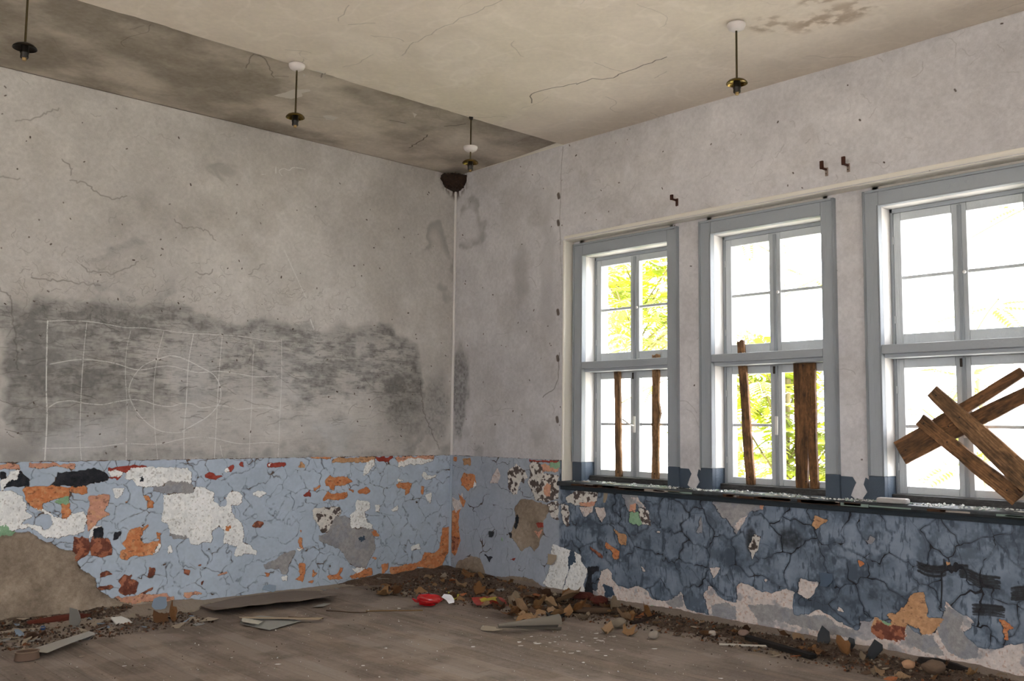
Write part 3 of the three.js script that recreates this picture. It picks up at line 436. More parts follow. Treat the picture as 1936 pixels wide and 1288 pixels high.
const wallRight = structure('wall_right', 'plaster wall with a row of windows above dark blue peeling paint', 'wall');
part('plaster', sheet(0, RECESS, 0, LINTEL, 0.025, atR, false), mPlasterR, wallRight);
part('plaster', sheet(0, SU, LINTEL, H, 0.025, atR, false), mPlasterR, wallRight);
part('plaster', sheet(RECESS, SU, 0, SILL - 0.02, 0.025, atR, false), mPlasterR, wallRight);
part('plaster', box(-0.002, 0.02, LINTEL, H, SU, RZ), mPlain, wallRight);
part('plaster', box(-0.002, 0.02, 0, SILL - 0.02, SU, RZ), mPlain, wallRight);
part('masonry', box(0.008, OUT, -0.3, SILL - 0.01, 0, RZ), mMasonry, wallRight);
part('masonry', box(0.008, OUT, LINTEL - 0.004, H + 0.3, 0, RZ), mLitGloss, wallRight);
part('masonry', box(0.008, OUT, SILL - 0.02, LINTEL, 0, RECESS), mLitGloss, wallRight);
{ // the rounded lower edge of the lintel and the rounded edge of the recess
  const e = new THREE.CylinderGeometry(0.028, 0.028, RZ - RECESS, 16).rotateX(Math.PI / 2); e.translate(0.022, LINTEL + 0.022, (RZ + RECESS) / 2); part('lintel_edge', e, mLitGloss, wallRight);
  const f = new THREE.CylinderGeometry(0.012, 0.012, LINTEL - SILL, 10); f.translate(0.008, (LINTEL + SILL) / 2, RECESS - 0.01); part('recess_edge', f, mLitGloss, wallRight);
}
const piers = [[RECESS - 0.02, WIN[0]], ...WIN.map((z, i) => [z + 1.165, WIN[i + 1] ?? RZ])];
for (const [a, b] of piers) {
  part('pier', sheet(a - 0.06, b + 0.06, SILL, LINTEL, 0.05, (u, v) => [PIER - wobR(u, v) * 0.5, v, u], false), mPlasterR, wallRight);
  part('masonry', box(PIER + 0.006, OUT, SILL - 0.02, LINTEL + 0.01, a - (a < 1.6 ? 0 : 0.1), b + 0.1), mPlain, wallRight);
}
for (const z of WIN) { part('masonry', box(PIER + 0.006, OUT, 2.99, LINTEL + 0.01, z, z + 1.165), mPlain, wallRight); }

// unseen tall windows added behind the camera, to throw daylight on the window wall
function piercedWall(name, label, len, holes, place) {   // len along the wall; holes [from, to]; place(box along s, y, depth 0..0.3 outwards)
  const w = structure(name, label, 'wall'), Y0 = 0.95, Y1 = 3.1; let s = 0;
  for (const [a, b] of [...holes, [len, len]]) { part('plaster', place(s, a, -0.3, H + 0.3, 0, 0.3), mPlain, w); if (b > a) { part('plaster', place(a, b, -0.3, Y0, 0, 0.3), mPlain, w); part('plaster', place(a, b, Y1, H + 0.3, 0, 0.3), mPlain, w); } s = b; }
  holes.forEach(([a, b]) => { const m = (a + b) / 2; for (const [s0, s1, y0, y1] of [[a, a + 0.07, Y0, Y1], [b - 0.07, b, Y0, Y1], [m - 0.05, m + 0.05, Y0, Y1], [a, b, Y0, Y0 + 0.07], [a, b, Y1 - 0.07, Y1], [a, b, 1.96, 2.04]]) part('added_window_frame', place(s0, s1, y0, y1, 0.14, 0.2), mPlain, w); });
}
piercedWall('wall_side', 'plain plaster wall with added tall windows facing the boarded ones', RZ + 0.6, [[3.9, 5.4], [6.3, 7.8]], (s0, s1, y0, y1, d0, d1) => box(RX - d1, RX - d0, y0, y1, s0 - 0.3, s1 - 0.3));
piercedWall('wall_back', 'plain plaster wall with added tall windows opposite the chalk drawing', -RX, [[3.6, 5.0]], (s0, s1, y0, y1, d0, d1) => box(RX + s0, RX + s1, y0, y1, RZ + d0, RZ + d1));
// ceiling: the strip beside the chalk wall has sprung up a little at its joint with the rest
const ceilTex = (() => {
  const S = 2048, col = new Uint8Array(S * S * 4), bump = new Uint8Array(S * S), crack = new Float32Array(S * S), chip = new Uint8Array(S * S), wash = new Uint8Array(S * S);
  const ls = D_CC.map((c, i) => ({ pts: jagged(c, 0.012, 0.05), width: i > 7 ? 0.006 : 0.008, a: i > 7 ? 0.25 : i > 4 ? 0.4 : 0.75 })); for (let k = 0; k < 60; k++) ls.push({ pts: wander(rr(0, 5.5), rr(0, 5.5), rr(0, 6.3), rr(0.1, 0.5), 0.03, 0.5), width: 0.005, a: rr(0.08, 0.3) });
  strokes(crack, S, S, ls, PPM); for (const c of D_CS) fillPoly(chip, S, S, c.map((q) => q / 100 * PPM), 1); for (const c of D_CW) fillPoly(wash, S, S, c.map((q) => q / 100 * PPM), 1);
  const wb = boxBlur(wash, S, S, 10);
  for (let y = 0; y < S; y++) for (let x = 0; x < S; x++) {
    const at = y * S + x, u = x / PPM, z = y / PPM, big = fbm(u * 0.8 + 7, z * 0.8, 4), mid = fbm(u * 4 + 1, z * 4, 4), fine = fbm(u * 40, z * 40, 3), lvl = fbm(u * 0.9 + 30, z * 0.7 + 9, 5) * 7, tide = 1 - smooth(0.0, 0.1, Math.abs(lvl - Math.round(lvl * 1) ));
    let t = (big - 0.5) * 26 + (mid - 0.5) * 16 + (fine - 0.5) * 10, r = 228 + t, g = 217 + t, b = 202 + t * 0.95, h = 128 + (mid - 0.5) * 60 + (fine - 0.5) * 50;
    const w = tide * 0.35 + wb[clamp(Math.round(y + (mid - 0.5) * 60), 0, S - 1) * S + clamp(Math.round(x + (fine - 0.5) * 40), 0, S - 1)] * 0.4; r += 14 * w; g += 15 * w; b += 17 * w;
    if (z < 1.53) { // soot and damp on the strip, which also darkens towards joint and far end
      const k = clamp(0.2 + 0.6 * smooth(0.35, 0.75, fbm(u * 1.7 + 12, z * 2.2 + 4, 5) + (z - 0.75) * 0.16 + (u - 1.6) * 0.045) + (fine - 0.5) * 0.25); r = mix(r, 104, k * 0.76); g = mix(g, 95, k * 0.76); b = mix(b, 82, k * 0.76);
      const light = smooth(0.6, 0.72, fbm(u * 3 + 44, z * 3, 4)) * 0.3; r = mix(r, 190, light); g = mix(g, 182, light); b = mix(b, 170, light);
    }
    const rg = smooth(0.35, 0.65, fbm(u * 14, z * 14 + 6, 4)); const rust = rg * 0.75 * blob(u, z, 0.95, 4.25, 0.14, 0.12, mid) * (0.3 + mid) + rg * 0.7 * blob(u, z, 0.75, 4.6, 0.16, 0.4, mid) * (0.2 + mid) + rg * 0.5 * blob(u, z, 1.05, 4.7, 0.1, 0.2, mid); r = mix(r, 128, clamp(rust)); g = mix(g, 104, clamp(rust)); b = mix(b, 80, clamp(rust));
    if (chip[clamp(Math.round(y + (fine - 0.5) * 8), 0, S - 1) * S + x]) { r = 214; g = 208; b = 198; h = 100; }
    const c = crack[at]; r *= 1 - 0.55 * c; g *= 1 - 0.57 * c; b *= 1 - 0.58 * c; h -= 80 * c;
    put(col, at * 4, r, g, b); bump[at] = clamp(h, 0, 255);
  }
  return { map: dataTex(col, S, S, true), bump: dataTex(bump, S, S, false) };
})();
const mCeil = std(0xffffff, 0.93, { map: ceilTex.map, bumpMap: ceilTex.bump, bumpScale: 0.006 });
const ceiling = structure('ceiling', 'cream plaster ceiling with water marks and a sooty strip beside the chalk wall', 'ceiling');
const seamZ = (u) => 1.53 + (fbm(u * 5, 3, 4) - 0.5) * 0.05, wobC = (u, z) => (fbm(u * 0.9, z * 0.9 + 20, 3) - 0.5) * 0.02;
part('plaster', sheet(0, -RX, 0, RZ - 1.5, 0.05, (u, v) => { const z = mix(seamZ(u), RZ, v / (RZ - 1.5)); return [-u, H + wobC(u, z), z]; }, false, SU), mCeil, ceiling);
{ const g = ceiling.children[0].geometry, p = g.attributes.position, uv = g.attributes.uv; for (let i = 0; i < p.count; i++) uv.setXY(i, -p.getX(i) / SU, p.getZ(i) / SU); }
part('plaster', sheet(0, -RX, 0, 1.57, 0.04, (u, z) => [-u, H + 0.004 + 0.042 * Math.pow(z / 1.55, 2.6) + wobC(u, z) * 0.4, z], false, SU), mCeil, ceiling);
part('joint', sheet(0, -RX, 0, 0.05, 0.05, (u, v) => [-u, H + wobC(u, 1.53) + v * 1.2, seamZ(u)], false, SU), mPlain, ceiling);
part('slab', box(RX - 0.3, OUT + 0.25, H + 0.075, H + 0.4, -0.35, RZ + 0.3), mMasonry, ceiling);

// floor: long boards running along the window wall
const floor = structure('floor', 'worn dusty floor of narrow boards running along the window wall', 'floor');
part('subfloor', box(RX, 0.0, -0.3, -0.03, 0, RZ), std(0x2a2119, 0.95), floor);
{
  const S = 1024, col = new Uint8Array(S * S * 4), bump = new Uint8Array(S * S);   // 3 m by 3 m of trodden, dusty boards; fibres along z
  for (let y = 0; y < S; y++) for (let x = 0; x < S; x++) {
    const u = x / S * 3, v = y / S * 3, fib = fbm(u * 70, v * 3, 4), mid = fbm(u * 5 + 3, v * 2.5, 4), dust = fbm(u * 3 + 40, v * 3 + 9, 5), fine = fbm(u * 90, v * 90, 2);
    const t = (fib - 0.5) * 26 + (mid - 0.5) * 34 + (fine - 0.5) * 22, k = smooth(0.4, 0.62, dust) * 0.6; let r = 118 + t, g = 105 + t, b = 94 + t; r = mix(r, 156, k); g = mix(g, 143, k); b = mix(b, 132, k);
    const wear = smooth(0.6, 0.72, fbm(u * 8 + 80, v * 1.2, 3)) * 0.18; r = mix(r, 178, wear); g = mix(g, 156, wear); b = mix(b, 134, wear);
    const sp = vn(u * 190, v * 190) > 0.994 ? 0.5 : 0; put(col, (y * S + x) * 4, mix(r, 205, sp), mix(g, 202, sp), mix(b, 196, sp)); bump[y * S + x] = clamp(128 + (fib - 0.5) * 180 + (fine - 0.5) * 60, 0, 255);
  }
  const map = dataTex(col, S, S, true), bm = dataTex(bump, S, S, false), mats = [0xffffff, 0xf8f5f2, 0xf0ece8].map((c) => std(c, 0.86, { map, bumpMap: bm, bumpScale: 0.004 }));
  const W = 0.116; let row = 0;
  for (let x = -W; x > RX - W; x -= W, row++) {
    let z = 0.0; const first = rr(1.6, 4.4);
    for (let k = 0; z < RZ - 0.05; k++) {
      const z1 = Math.min(RZ, z + (k ? rr(3.2, 4.8) : first)), g = 0.0009, x0 = Math.max(RX, x) + g, x1 = x + W - g, top = rr(-0.001, 0), b = box(x0, x1, -0.03, top, z + 0.001, z1 - 0.001), p = b.attributes.position, uv = b.attributes.uv, tilt = rr(-0.0006, 0.0006), off = 0;
      for (let i = 0; i < p.count; i++) { if (p.getY(i) > -0.02) p.setY(i, p.getY(i) + (p.getX(i) > (x0 + x1) / 2 ? tilt : -tilt) - 0.001); uv.setXY(i, p.getX(i) / 3 + off, p.getZ(i) / 3 + off * 0.37); }
      part('plank', b, pick(mats), floor); z = z1;
    }
  }
}
const cornerBead = structure('trim_1', 'rounded bead running up the corner of the room', 'trim');
part('upper_bead', new THREE.CylinderGeometry(0.014, 0.014, 2.72, 10).translate(-0.008, 1.15 + 1.36, 0.01), std(0xe2deda, 0.6), cornerBead);
part('painted_bead', new THREE.CylinderGeometry(0.015, 0.015, 1.15, 10).translate(-0.01, 0.575, 0.012), std(0xa9b6c4, 0.45), cornerBead);
for (const [name, label, long, k0, put3] of [['baseboard_right', 'crumbling mortar kerb along the foot of the window wall', RZ, () => 1, (d, y, s) => [d, y, s]], ['baseboard_left', 'thin crumbling mortar strip along the foot of the chalk wall', 4.6, (s) => 0.55 + 1.0 * smooth(2.55, 2.8, s), (d, y, s) => [-s, y, -d - 0.016 * smooth(2.7, 2.9, s)]]]) { // mortar kerbs along the feet of the walls
  const kerb = structure(name, label, 'baseboard');
  const prof = (z) => { const n = fbm(z * 4, 2, 4), m = fbm(z * 13 + 4, 9, 3), h = 0.012 + 0.035 * n, w = 0.09 + 0.07 * n + 0.03 * m; return [[0.01, h + 0.012], [-0.012, h], [-w * 0.45, h * 0.72 + 0.01 * m], [-w * 0.85, h * 0.42], [-w, 0.012], [-w - 0.006, -0.012]]; };
  const P = [], I = [], UV = [], n = 260; for (let i = 0; i <= n; i++) { const z = mix(0.0, long, i / n); prof(z).forEach(([x, y], k) => { P.push(...put3(x * k0(z) * (name === 'baseboard_left' ? 1.3 : 1), (y + (fbm(z * 30, k * 3.3, 2) - 0.5) * 0.012) * Math.min(1, k0(z)), z)); UV.push(z * 2, k * 0.08); }); }
  for (let i = 0; i < n; i++) for (let k = 0; k < 5; k++) { const a = i * 6 + k, b = a + 6; I.push(a, a + 1, b, b, a + 1, b + 1); }
  const g = new THREE.BufferGeometry(); g.setAttribute('position', new THREE.Float32BufferAttribute(P, 3)); g.setAttribute('uv', new THREE.Float32BufferAttribute(UV, 2)); g.setIndex(I); g.computeVertexNormals();
  part('mortar', g, std(name === 'baseboard_left' ? 0x9a8d7e : 0x8d8075, 0.95, { bumpMap: grainTex, bumpScale: 0.01 }), kerb);
}

// ------------------------------------------------------------------ blue paint of the dado, cracked into plates
function flakes(parent, { s, gw, gh, id, val, pf, gap, boxes }, o) {
  const out = [];
  for (const [k, b] of boxes) {
    const x0 = b[0] - 1, y0 = b[1] - 1, x1 = b[2] + 1, y1 = b[3] + 1;
    const f = (x, y) => { if (x < 0 || y < 0 || x >= gw || y >= gh) return -0.005; const a = y * gw + x; return id[a] === k ? Math.min(val[a], pf[a]) : Math.min(-val[a] - 2 * gap[a], -1e-4); };
    const next = new Map(), pt = new Map();
    const key = (x, y, e) => (y * 4096 + x) * 2 + e;   // e 0: edge to x + 1, e 1: edge to y + 1
    const cross = (x, y, e) => { const kk = key(x, y, e); if (!pt.has(kk)) { const a = f(x, y), c = e ? f(x, y + 1) : f(x + 1, y), t = a / (a - c); pt.set(kk, e ? [x, y + t] : [x + t, y]); } return kk; };
    for (let y = y0; y < y1; y++) for (let x = x0; x < x1; x++) {
      const A = f(x, y) > 0, B = f(x + 1, y) > 0, Cc = f(x + 1, y + 1) > 0, D = f(x, y + 1) > 0, c = A + 2 * B + 4 * Cc + 8 * D; if (!c || c === 15) continue;
      const bt = () => cross(x, y, 0), rt = () => cross(x + 1, y, 1), tp = () => cross(x, y + 1, 0), lf = () => cross(x, y, 1), seg = (p, q) => next.set(p, q);   // inside on the left
      switch (c) { case 1: seg(bt(), lf()); break; case 2: seg(rt(), bt()); break; case 3: seg(rt(), lf()); break; case 4: seg(tp(), rt()); break; case 5: seg(bt(), lf()); seg(tp(), rt()); break; case 6: seg(tp(), bt()); break; case 7: seg(tp(), lf()); break; case 8: seg(lf(), tp()); break; case 9: seg(bt(), tp()); break; case 10: seg(rt(), bt()); seg(lf(), tp()); break; case 11: seg(rt(), tp()); break; case 12: seg(lf(), rt()); break; case 13: seg(bt(), rt()); break; case 14: seg(lf(), bt()); break; }
    }
    const loops = [];
    while (next.size) { const start = next.keys().next().value; let cur = start; const l = []; while (next.has(cur)) { l.push(new THREE.Vector2(pt.get(cur)[0] * s / PPM, pt.get(cur)[1] * s / PPM)); const n = next.get(cur); next.delete(cur); cur = n; } if (l.length > 4) loops.push(rdp(l, 0.0022)); }
    const outer = [], holes = []; for (const l of loops) { if (l.length < 3) continue; const a = THREE.ShapeUtils.area(l); if (a > 2.5e-4) outer.push({ l, a, h: [] }); else if (a < -1.2e-4) holes.push(l); }
    for (const h of holes) { const own = outer.filter((q) => inside(h[0], q.l)).sort((p, q) => p.a - q.a)[0]; if (own) own.h.push(h); }
    out.push(...outer);
  }
  out.sort((p, q) => q.a - p.a);
  const rest = [];
  out.forEach((q, i) => { const g = plate(q, o); if (i < 300) part('paint_flake', g, o.mat, parent); else rest.push(g); });
  if (rest.length) { const r = part('paint_crumbs', merged(rest), o.mat, parent); r.userData.kind = 'stuff'; }
  console.log('flakes', out.length);
}
function inside(p, l) { let c = false; for (let i = 0, j = l.length - 1; i < l.length; j = i++) if ((l[i].y > p.y) !== (l[j].y > p.y) && p.x < (l[j].x - l[i].x) * (p.y - l[i].y) / (l[j].y - l[i].y) + l[i].x) c = !c; return c; }
function rdp(l, eps) { // closed loop
  const keep = new Uint8Array(l.length); let far = 0, fd = -1; for (let i = 1; i < l.length; i++) { const d = l[i].distanceTo(l[0]); if (d > fd) { fd = d; far = i; } }
  keep[0] = keep[far] = 1; const L = [...l, l[0]], stack = [[0, far], [far, l.length]];
  while (stack.length) { const [a, b] = stack.pop(); let m = -1, md = eps; const A = L[a], B = L[b], dx = B.x - A.x, dy = B.y - A.y, n = Math.hypot(dx, dy) || 1; for (let i = a + 1; i < b; i++) { const d = Math.abs((L[i].x - A.x) * dy - (L[i].y - A.y) * dx) / n; if (d > md) { md = d; m = i; } } if (m > 0) { keep[m] = 1; stack.push([a, m], [m, b]); } }
  return l.filter((_, i) => keep[i]);
}
function plate({ l, a, h }, o) {
  const tri = THREE.ShapeUtils.triangulateShape(l, h), all = [l, ...h].flat(), P = [], Nn = [], UV = []; let cx = 0, cy = 0; for (const p of l) { cx += p.x; cy += p.y; } cx /= l.length; cy /= l.length;
  const size = Math.sqrt(a), t = rr(0.002, 0.0045), tx = rr(-1, 1) * o.tilt / Math.max(1, size * 5), ty = rr(-1, 1) * o.tilt / Math.max(1, size * 5);
  const top = (p) => o.depth(p.x, p.y) + Math.max(0.0012, t + (p.x - cx) * tx + (p.y - cy) * ty), low = (p) => (o.under ?? o.depth)(p.x, p.y) - 0.004;
  const n = o.at(-tx, -ty, 1, true), add = (p, d, nn) => { P.push(...o.at(p.x, p.y, d)); Nn.push(...nn); UV.push(p.x / SU, p.y / 1.2); };
  for (const [i, j, k] of tri) for (const q of o.flip ? [i, k, j] : [i, j, k]) add(all[q], top(all[q]), n);
  for (const loop of [l, ...h]) for (let i = 0; i < loop.length; i++) { const p = loop[i], q = loop[(i + 1) % loop.length], e = o.at(q.y - p.y, p.x - q.x, 0, true), A = [p, low(p)], B = [q, low(q)], Cc = [q, top(q)], D = [p, top(p)]; for (const [r, d] of o.flip ? [A, Cc, B, A, D, Cc] : [A, B, Cc, A, Cc, D]) add(r, d, e); }
  const g = new THREE.BufferGeometry(); g.setAttribute('position', new THREE.Float32BufferAttribute(P, 3)); g.setAttribute('normal', new THREE.Float32BufferAttribute(Nn, 3)); g.setAttribute('uv', new THREE.Float32BufferAttribute(UV, 2)); return g;
}
const unit = (x, y, z) => { const l = Math.hypot(x, y, z) || 1; return [x / l, y / l, z / l]; };
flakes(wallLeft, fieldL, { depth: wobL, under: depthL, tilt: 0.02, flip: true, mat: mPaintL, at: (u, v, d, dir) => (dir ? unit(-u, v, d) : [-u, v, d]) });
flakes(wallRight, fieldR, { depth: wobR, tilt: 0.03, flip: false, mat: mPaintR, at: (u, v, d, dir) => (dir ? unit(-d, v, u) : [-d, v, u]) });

// ------------------------------------------------------------------ windows
const mFrame = std(0xa2a8ad, 0.5, { bumpMap: woodBumpTex, bumpScale: 0.002 }), mSash = std(0xc3c8ca, 0.5, { bumpMap: woodBumpTex, bumpScale: 0.002 }), mLining = std(0xd9d6d2, 0.55, { bumpMap: woodBumpTex, bumpScale: 0.002 });
const mDado = std(0x424f5d, 0.5, { bumpMap: grainTex, bumpScale: 0.002 }), mGlass = phys(0xffffff, 0.03, { transmission: 1, thickness: 0, ior: 1.45 }), mBareWood = std(0x6d4a30, 0.85, { map: woodTex }), mIron = std(0x3a332c, 0.6, { metalness: 0.6 }), mPale = std(0xe6e4df, 0.45);
const DADO = 1.135;
function board2(name, g, parent, lo) { return part(name, g, lo ? mDado : mFrame, parent); }
function makeWindow(n, z, opt) {
  const w = structure('window_' + n, opt.label, 'window'); w.position.set(0, 0, z);
  const a = 0.112, b = 1.058, top = 2.972, F = 0.1, S = 0.262;
  // casing boards with a raised outer bead; their feet are painted with the dado
  for (const [z0, z1, bead] of [[0, a, 0.0], [b, 1.165, 1.15]]) {
    board2('casing_board', rbox(F, PIER + 0.02, DADO, 3.087, z0, z1), w); board2('casing_foot', rbox(F, PIER + 0.02, SILL, DADO, z0, z1), w, true);
    board2('casing_bead', rbox(F - 0.012, F + 0.01, DADO, 3.087, bead, bead + 0.016), w);
  }
  board2('casing_board', rbox(F, PIER + 0.02, top, 3.087, a, b), w); board2('casing_bead', rbox(F - 0.012, F + 0.01, 3.07, 3.088, 0.016, 1.15), w);
  board2('casing_bead', rbox(F - 0.006, F + 0.008, DADO, top + 0.008, a - 0.012, a), w); board2('casing_bead', rbox(F - 0.006, F + 0.008, top, top + 0.012, a, b), w);
  // linings of the opening
  part('lining', rbox(PIER + 0.02, 0.36, DADO, top, a - 0.02, a), mLining, w); part('lining', rbox(PIER + 0.02, 0.36, SILL, DADO, a - 0.02, a), mDado, w);
  part('lining', rbox(PIER + 0.02, 0.36, SILL, top, b, b + 0.02), mLining, w); part('lining', rbox(PIER + 0.02, 0.36, top, top + 0.02, a - 0.02, b + 0.02), mLining, w);
  // fixed frame round the sashes
  const fz0 = a, fz1 = b, fr = [rbox(S, S + 0.07, 1.0, top, fz0, fz0 + 0.022), rbox(S, S + 0.07, 1.0, top, fz1 - 0.022, fz1), rbox(S, S + 0.07, top - 0.03, top, fz0, fz1)];
  part('frame', merged(fr), mFrame, w);
  part('transom_bar', rbox(F - 0.004, S + 0.07, 1.957, 2.018, a, b, 0.006), mFrame, w);
  part('transom_ledge', rbox(F + 0.02, S + 0.07, 1.93, 1.957, a + 0.01, b - 0.01, 0.004), mFrame, w);
  part('sill_rail', rbox(0.2, S + 0.08, SILL, 1.018, a, b, 0.006), std(0x59595a, 0.6, { map: woodTex }), w);
  // four casement sashes with two panes each
  const sash = (y0, y1, zz0, zz1, pl, pr, pb, pt, mid, muntin) => {
    const s = part('sash', merged([rbox(S + 0.006, S + 0.052, y0, y1, zz0, pl, 0.005), rbox(S + 0.006, S + 0.052, y0, y1, pr, zz1, 0.005), rbox(S + 0.006, S + 0.052, y0, pb, pl, pr, 0.005), rbox(S + 0.006, S + 0.052, pt, y1, pl, pr, 0.005)]), mSash, w);
    if (muntin) part('muntin', rbox(S + 0.014, S + 0.046, mid - 0.011, mid + 0.011, pl, pr, 0.004), mSash, s);
    const rows = muntin ? [[pb, mid - 0.011], [mid + 0.011, pt]] : [[pb, pt]];
    for (const [p0, p1] of rows) part('pane', new THREE.PlaneGeometry(pr - pl, p1 - p0).rotateY(-Math.PI / 2).translate(S + 0.032, (p0 + p1) / 2, (pl + pr) / 2), mGlass, s);
  };
  for (const [zz0, zz1, pl, pr, k] of [[a + 0.022, 0.583, 0.186, 0.528, 0], [0.583, b - 0.022, 0.626, 0.974, 1]]) {
    sash(2.02, top - 0.03, zz0, zz1, pl, pr, 2.1, 2.885, 2.487, true);
    sash(1.02, 1.93, zz0, zz1, pl, pr, 1.07, 1.868, 1.472, !(opt.noMuntin && k));
  }
  part('cover_strip', rbox(S - 0.008, S + 0.008, 2.02, 2.93, 0.57, 0.596, 0.003), mFrame, w); part('cover_strip', rbox(S - 0.008, S + 0.008, 1.02, 1.92, 0.57, 0.596, 0.003), mFrame, w);
  part('knob', new THREE.SphereGeometry(0.012, 10, 8).scale(0.8, 1, 1).translate(S - 0.004, 2.48, 0.607), mPale, w);
  // espagnolette plate and lever
  const hy = 1.47, hz = 0.585; part('catch_plate', rbox(S - 0.016, S - 0.006, hy - 0.07, hy + 0.07, hz - 0.012, hz + 0.012, 0.004), mPale, w);
  if (opt.lever) { const lv = new THREE.TubeGeometry(new THREE.CatmullRomCurve3([new THREE.Vector3(S - 0.02, hy - 0.01, hz), new THREE.Vector3(S - 0.05, hy - 0.005, hz - 0.01), new THREE.Vector3(S - 0.055, hy + 0.02, hz - 0.05), new THREE.Vector3(S - 0.05, hy + 0.045, hz - 0.1)]), 10, 0.007, 8); part('lever', lv, mPale, w); }
  const t1 = part('top_catch', rbox(S - 0.02, S - 0.004, 1.86, 1.915, hz - 0.02, hz - 0.006, 0.003), mIron, w); void t1;
  for (const hy2 of [2.2, 2.75, 1.2, 1.72]) part('hinge', new THREE.CylinderGeometry(0.006, 0.006, 0.05, 8).translate(S + 0.002, hy2, a + 0.024), mSash, w);
  return w;
}
makeWindow(1, WIN[0], { lever: true, label: 'grey casement window with two upright slats, nearest the room corner' });
makeWindow(2, WIN[1], { noMuntin: true, label: 'grey casement window boarded with a narrow slat and a wide split plank' });
makeWindow(3, WIN[2], { label: 'grey casement window with crossed diagonal boards' });
makeWindow(4, WIN[3], { lever: true, label: 'grey casement window past the one with crossed boards' });
makeWindow(5, WIN[4], { label: 'grey casement window farthest from the chalk wall' });
// the feet of the piers carry the blue dado, half of it peeled
for (const [a, b] of piers.slice(1)) {
  const z0 = a + 0.002, z1 = b - 0.002, zm = mix(z0, z1, 0.45), sh = new THREE.Shape(); sh.moveTo(z0, SILL); sh.lineTo(zm + 0.02, SILL); sh.lineTo(zm - 0.025, SILL + 0.03); sh.lineTo(zm - 0.005, SILL + 0.08); sh.lineTo(zm + 0.015, SILL + 0.12); sh.lineTo(zm - 0.01, DADO - 0.012); sh.lineTo(z0, DADO - 0.01);
  const g = new THREE.ExtrudeGeometry(sh, { depth: 0.004, bevelEnabled: false }).rotateY(-Math.PI / 2).translate(PIER - 0.001, 0, 0); part('pier_paint', g, mDado, wallRight);
  const s2 = new THREE.Shape(); s2.moveTo(z1, SILL); s2.lineTo(z1, DADO - 0.03); s2.lineTo(z1 - 0.03, DADO - 0.012); s2.lineTo(z1 - 0.045, DADO - 0.06); s2.lineTo(z1 - 0.02, SILL + 0.06); s2.lineTo(z1 - 0.05, SILL + 0.02); s2.lineTo(z1 - 0.05, SILL); part('pier_paint', new THREE.ExtrudeGeometry(s2, { depth: 0.004, bevelEnabled: false }).rotateY(-Math.PI / 2).translate(PIER - 0.001, 0, 0), mDado, wallRight);
}
{ // continuous board under all the windows
  const sill = structure('window_sill', 'long wooden sill under all the windows, its dark paint flaking', 'sill');
  const z1 = RZ, prof = new THREE.Shape(); prof.moveTo(-0.05, SILL - 0.036); prof.lineTo(-0.056, SILL - 0.02); prof.lineTo(-0.05, SILL - 0.004); prof.lineTo(-0.04, SILL + 0.003); prof.lineTo(0.24, SILL + 0.01); prof.lineTo(0.24, SILL - 0.036); prof.closePath();
  const g = new THREE.ExtrudeGeometry(prof, { depth: z1 - RECESS + 0.03, bevelEnabled: false, steps: 60 }).translate(0, 0, RECESS - 0.025); g.computeVertexNormals();
  part('board', g, std(0x4a545c, 0.6, { map: woodTex, bumpMap: woodBumpTex, bumpScale: 0.004 }), sill);
  const g2 = rbox(-0.03, 0.01, SILL - 0.07, SILL - 0.036, RECESS - 0.01, z1, 0.006); part('apron', g2, std(0x333d45, 0.7, { bumpMap: grainTex, bumpScale: 0.004 }), sill);
  for (let k = 0; k < 34; k++) { const z = rr(RECESS, 5.4), l = rr(0.04, 0.3); part('bare_patch', rbox(-0.0575, -0.045, SILL - rr(0.03, 0.02), SILL - rr(0.012, 0.004), z, z + l, 0.001), pick([mBareWood, mBareWood, std(0x7b8f86, 0.7), std(0x9a938a, 0.8)]), sill); }
}
// ------------------------------------------------------------------ boards nailed across the windows
const mOld = ['#c4976a', '#b58558', '#a5764c'].map((c) => std(c, 0.85, { map: woodTex, bumpMap: woodBumpTex, bumpScale: 0.006 })), mNail = std(0x2c241f, 0.5, { metalness: 0.7 });
// a ragged board: outline runs along its own length, thickness along x; split opens a crack from one end
function plank({ len, w0, w1, th = 0.022, split, rag = 0.006, knot }) {
  const side = (s) => { const o = []; const n = Math.max(8, Math.round(len / 0.05)); for (let i = 0; i <= n; i++) { const t = i / n, k = knot && s < 0 ? knot[1] * Math.exp(-(((t - knot[0]) * len / 0.05) ** 2)) : 0; o.push([t * len, s * (mix(w0, w1, t) / 2 + k) + (fbm(t * len * 9 + s * 7 + len * 31, 4, 3) - 0.5) * rag * 2]); } return o; };
  const L = side(-1), R = side(1), sh = new THREE.Shape(); sh.moveTo(...L[0]); for (const q of L.slice(1)) sh.lineTo(...q);
  const e = L.length - 1; sh.lineTo(len + rr(-0.01, 0.012), mix(L[e][1], R[e][1], 0.35));
  if (split) { const s0 = len * (1 - split.from), m = split.at; sh.lineTo(len, m * w1 - split.gap); sh.lineTo(mix(len, s0, 0.45), m * w1 - split.gap * 0.5 + 0.004); sh.lineTo(s0, m * mix(w0, w1, 1 - split.from)); sh.lineTo(mix(len, s0, 0.45), m * w1 + split.gap * 0.4); sh.lineTo(len, m * w1 + split.gap); }
  sh.lineTo(len + rr(-0.012, 0.008), mix(L[e][1], R[e][1], 0.75)); for (const q of R.reverse()) sh.lineTo(...q); sh.lineTo(rr(-0.006, 0.004), 0); sh.closePath();
  const g = new THREE.ExtrudeGeometry(sh, { depth: th, bevelEnabled: true, bevelSize: 0.002, bevelThickness: 0.002, bevelSegments: 1 }); const p = g.attributes.position, uv = g.attributes.uv, o = rr(0, 1);
  for (let i = 0; i < p.count; i++) uv.setXY(i, p.getY(i) * 2.2 + p.getZ(i) * 2 + o, p.getX(i) * 1.3 + o); return g;
}
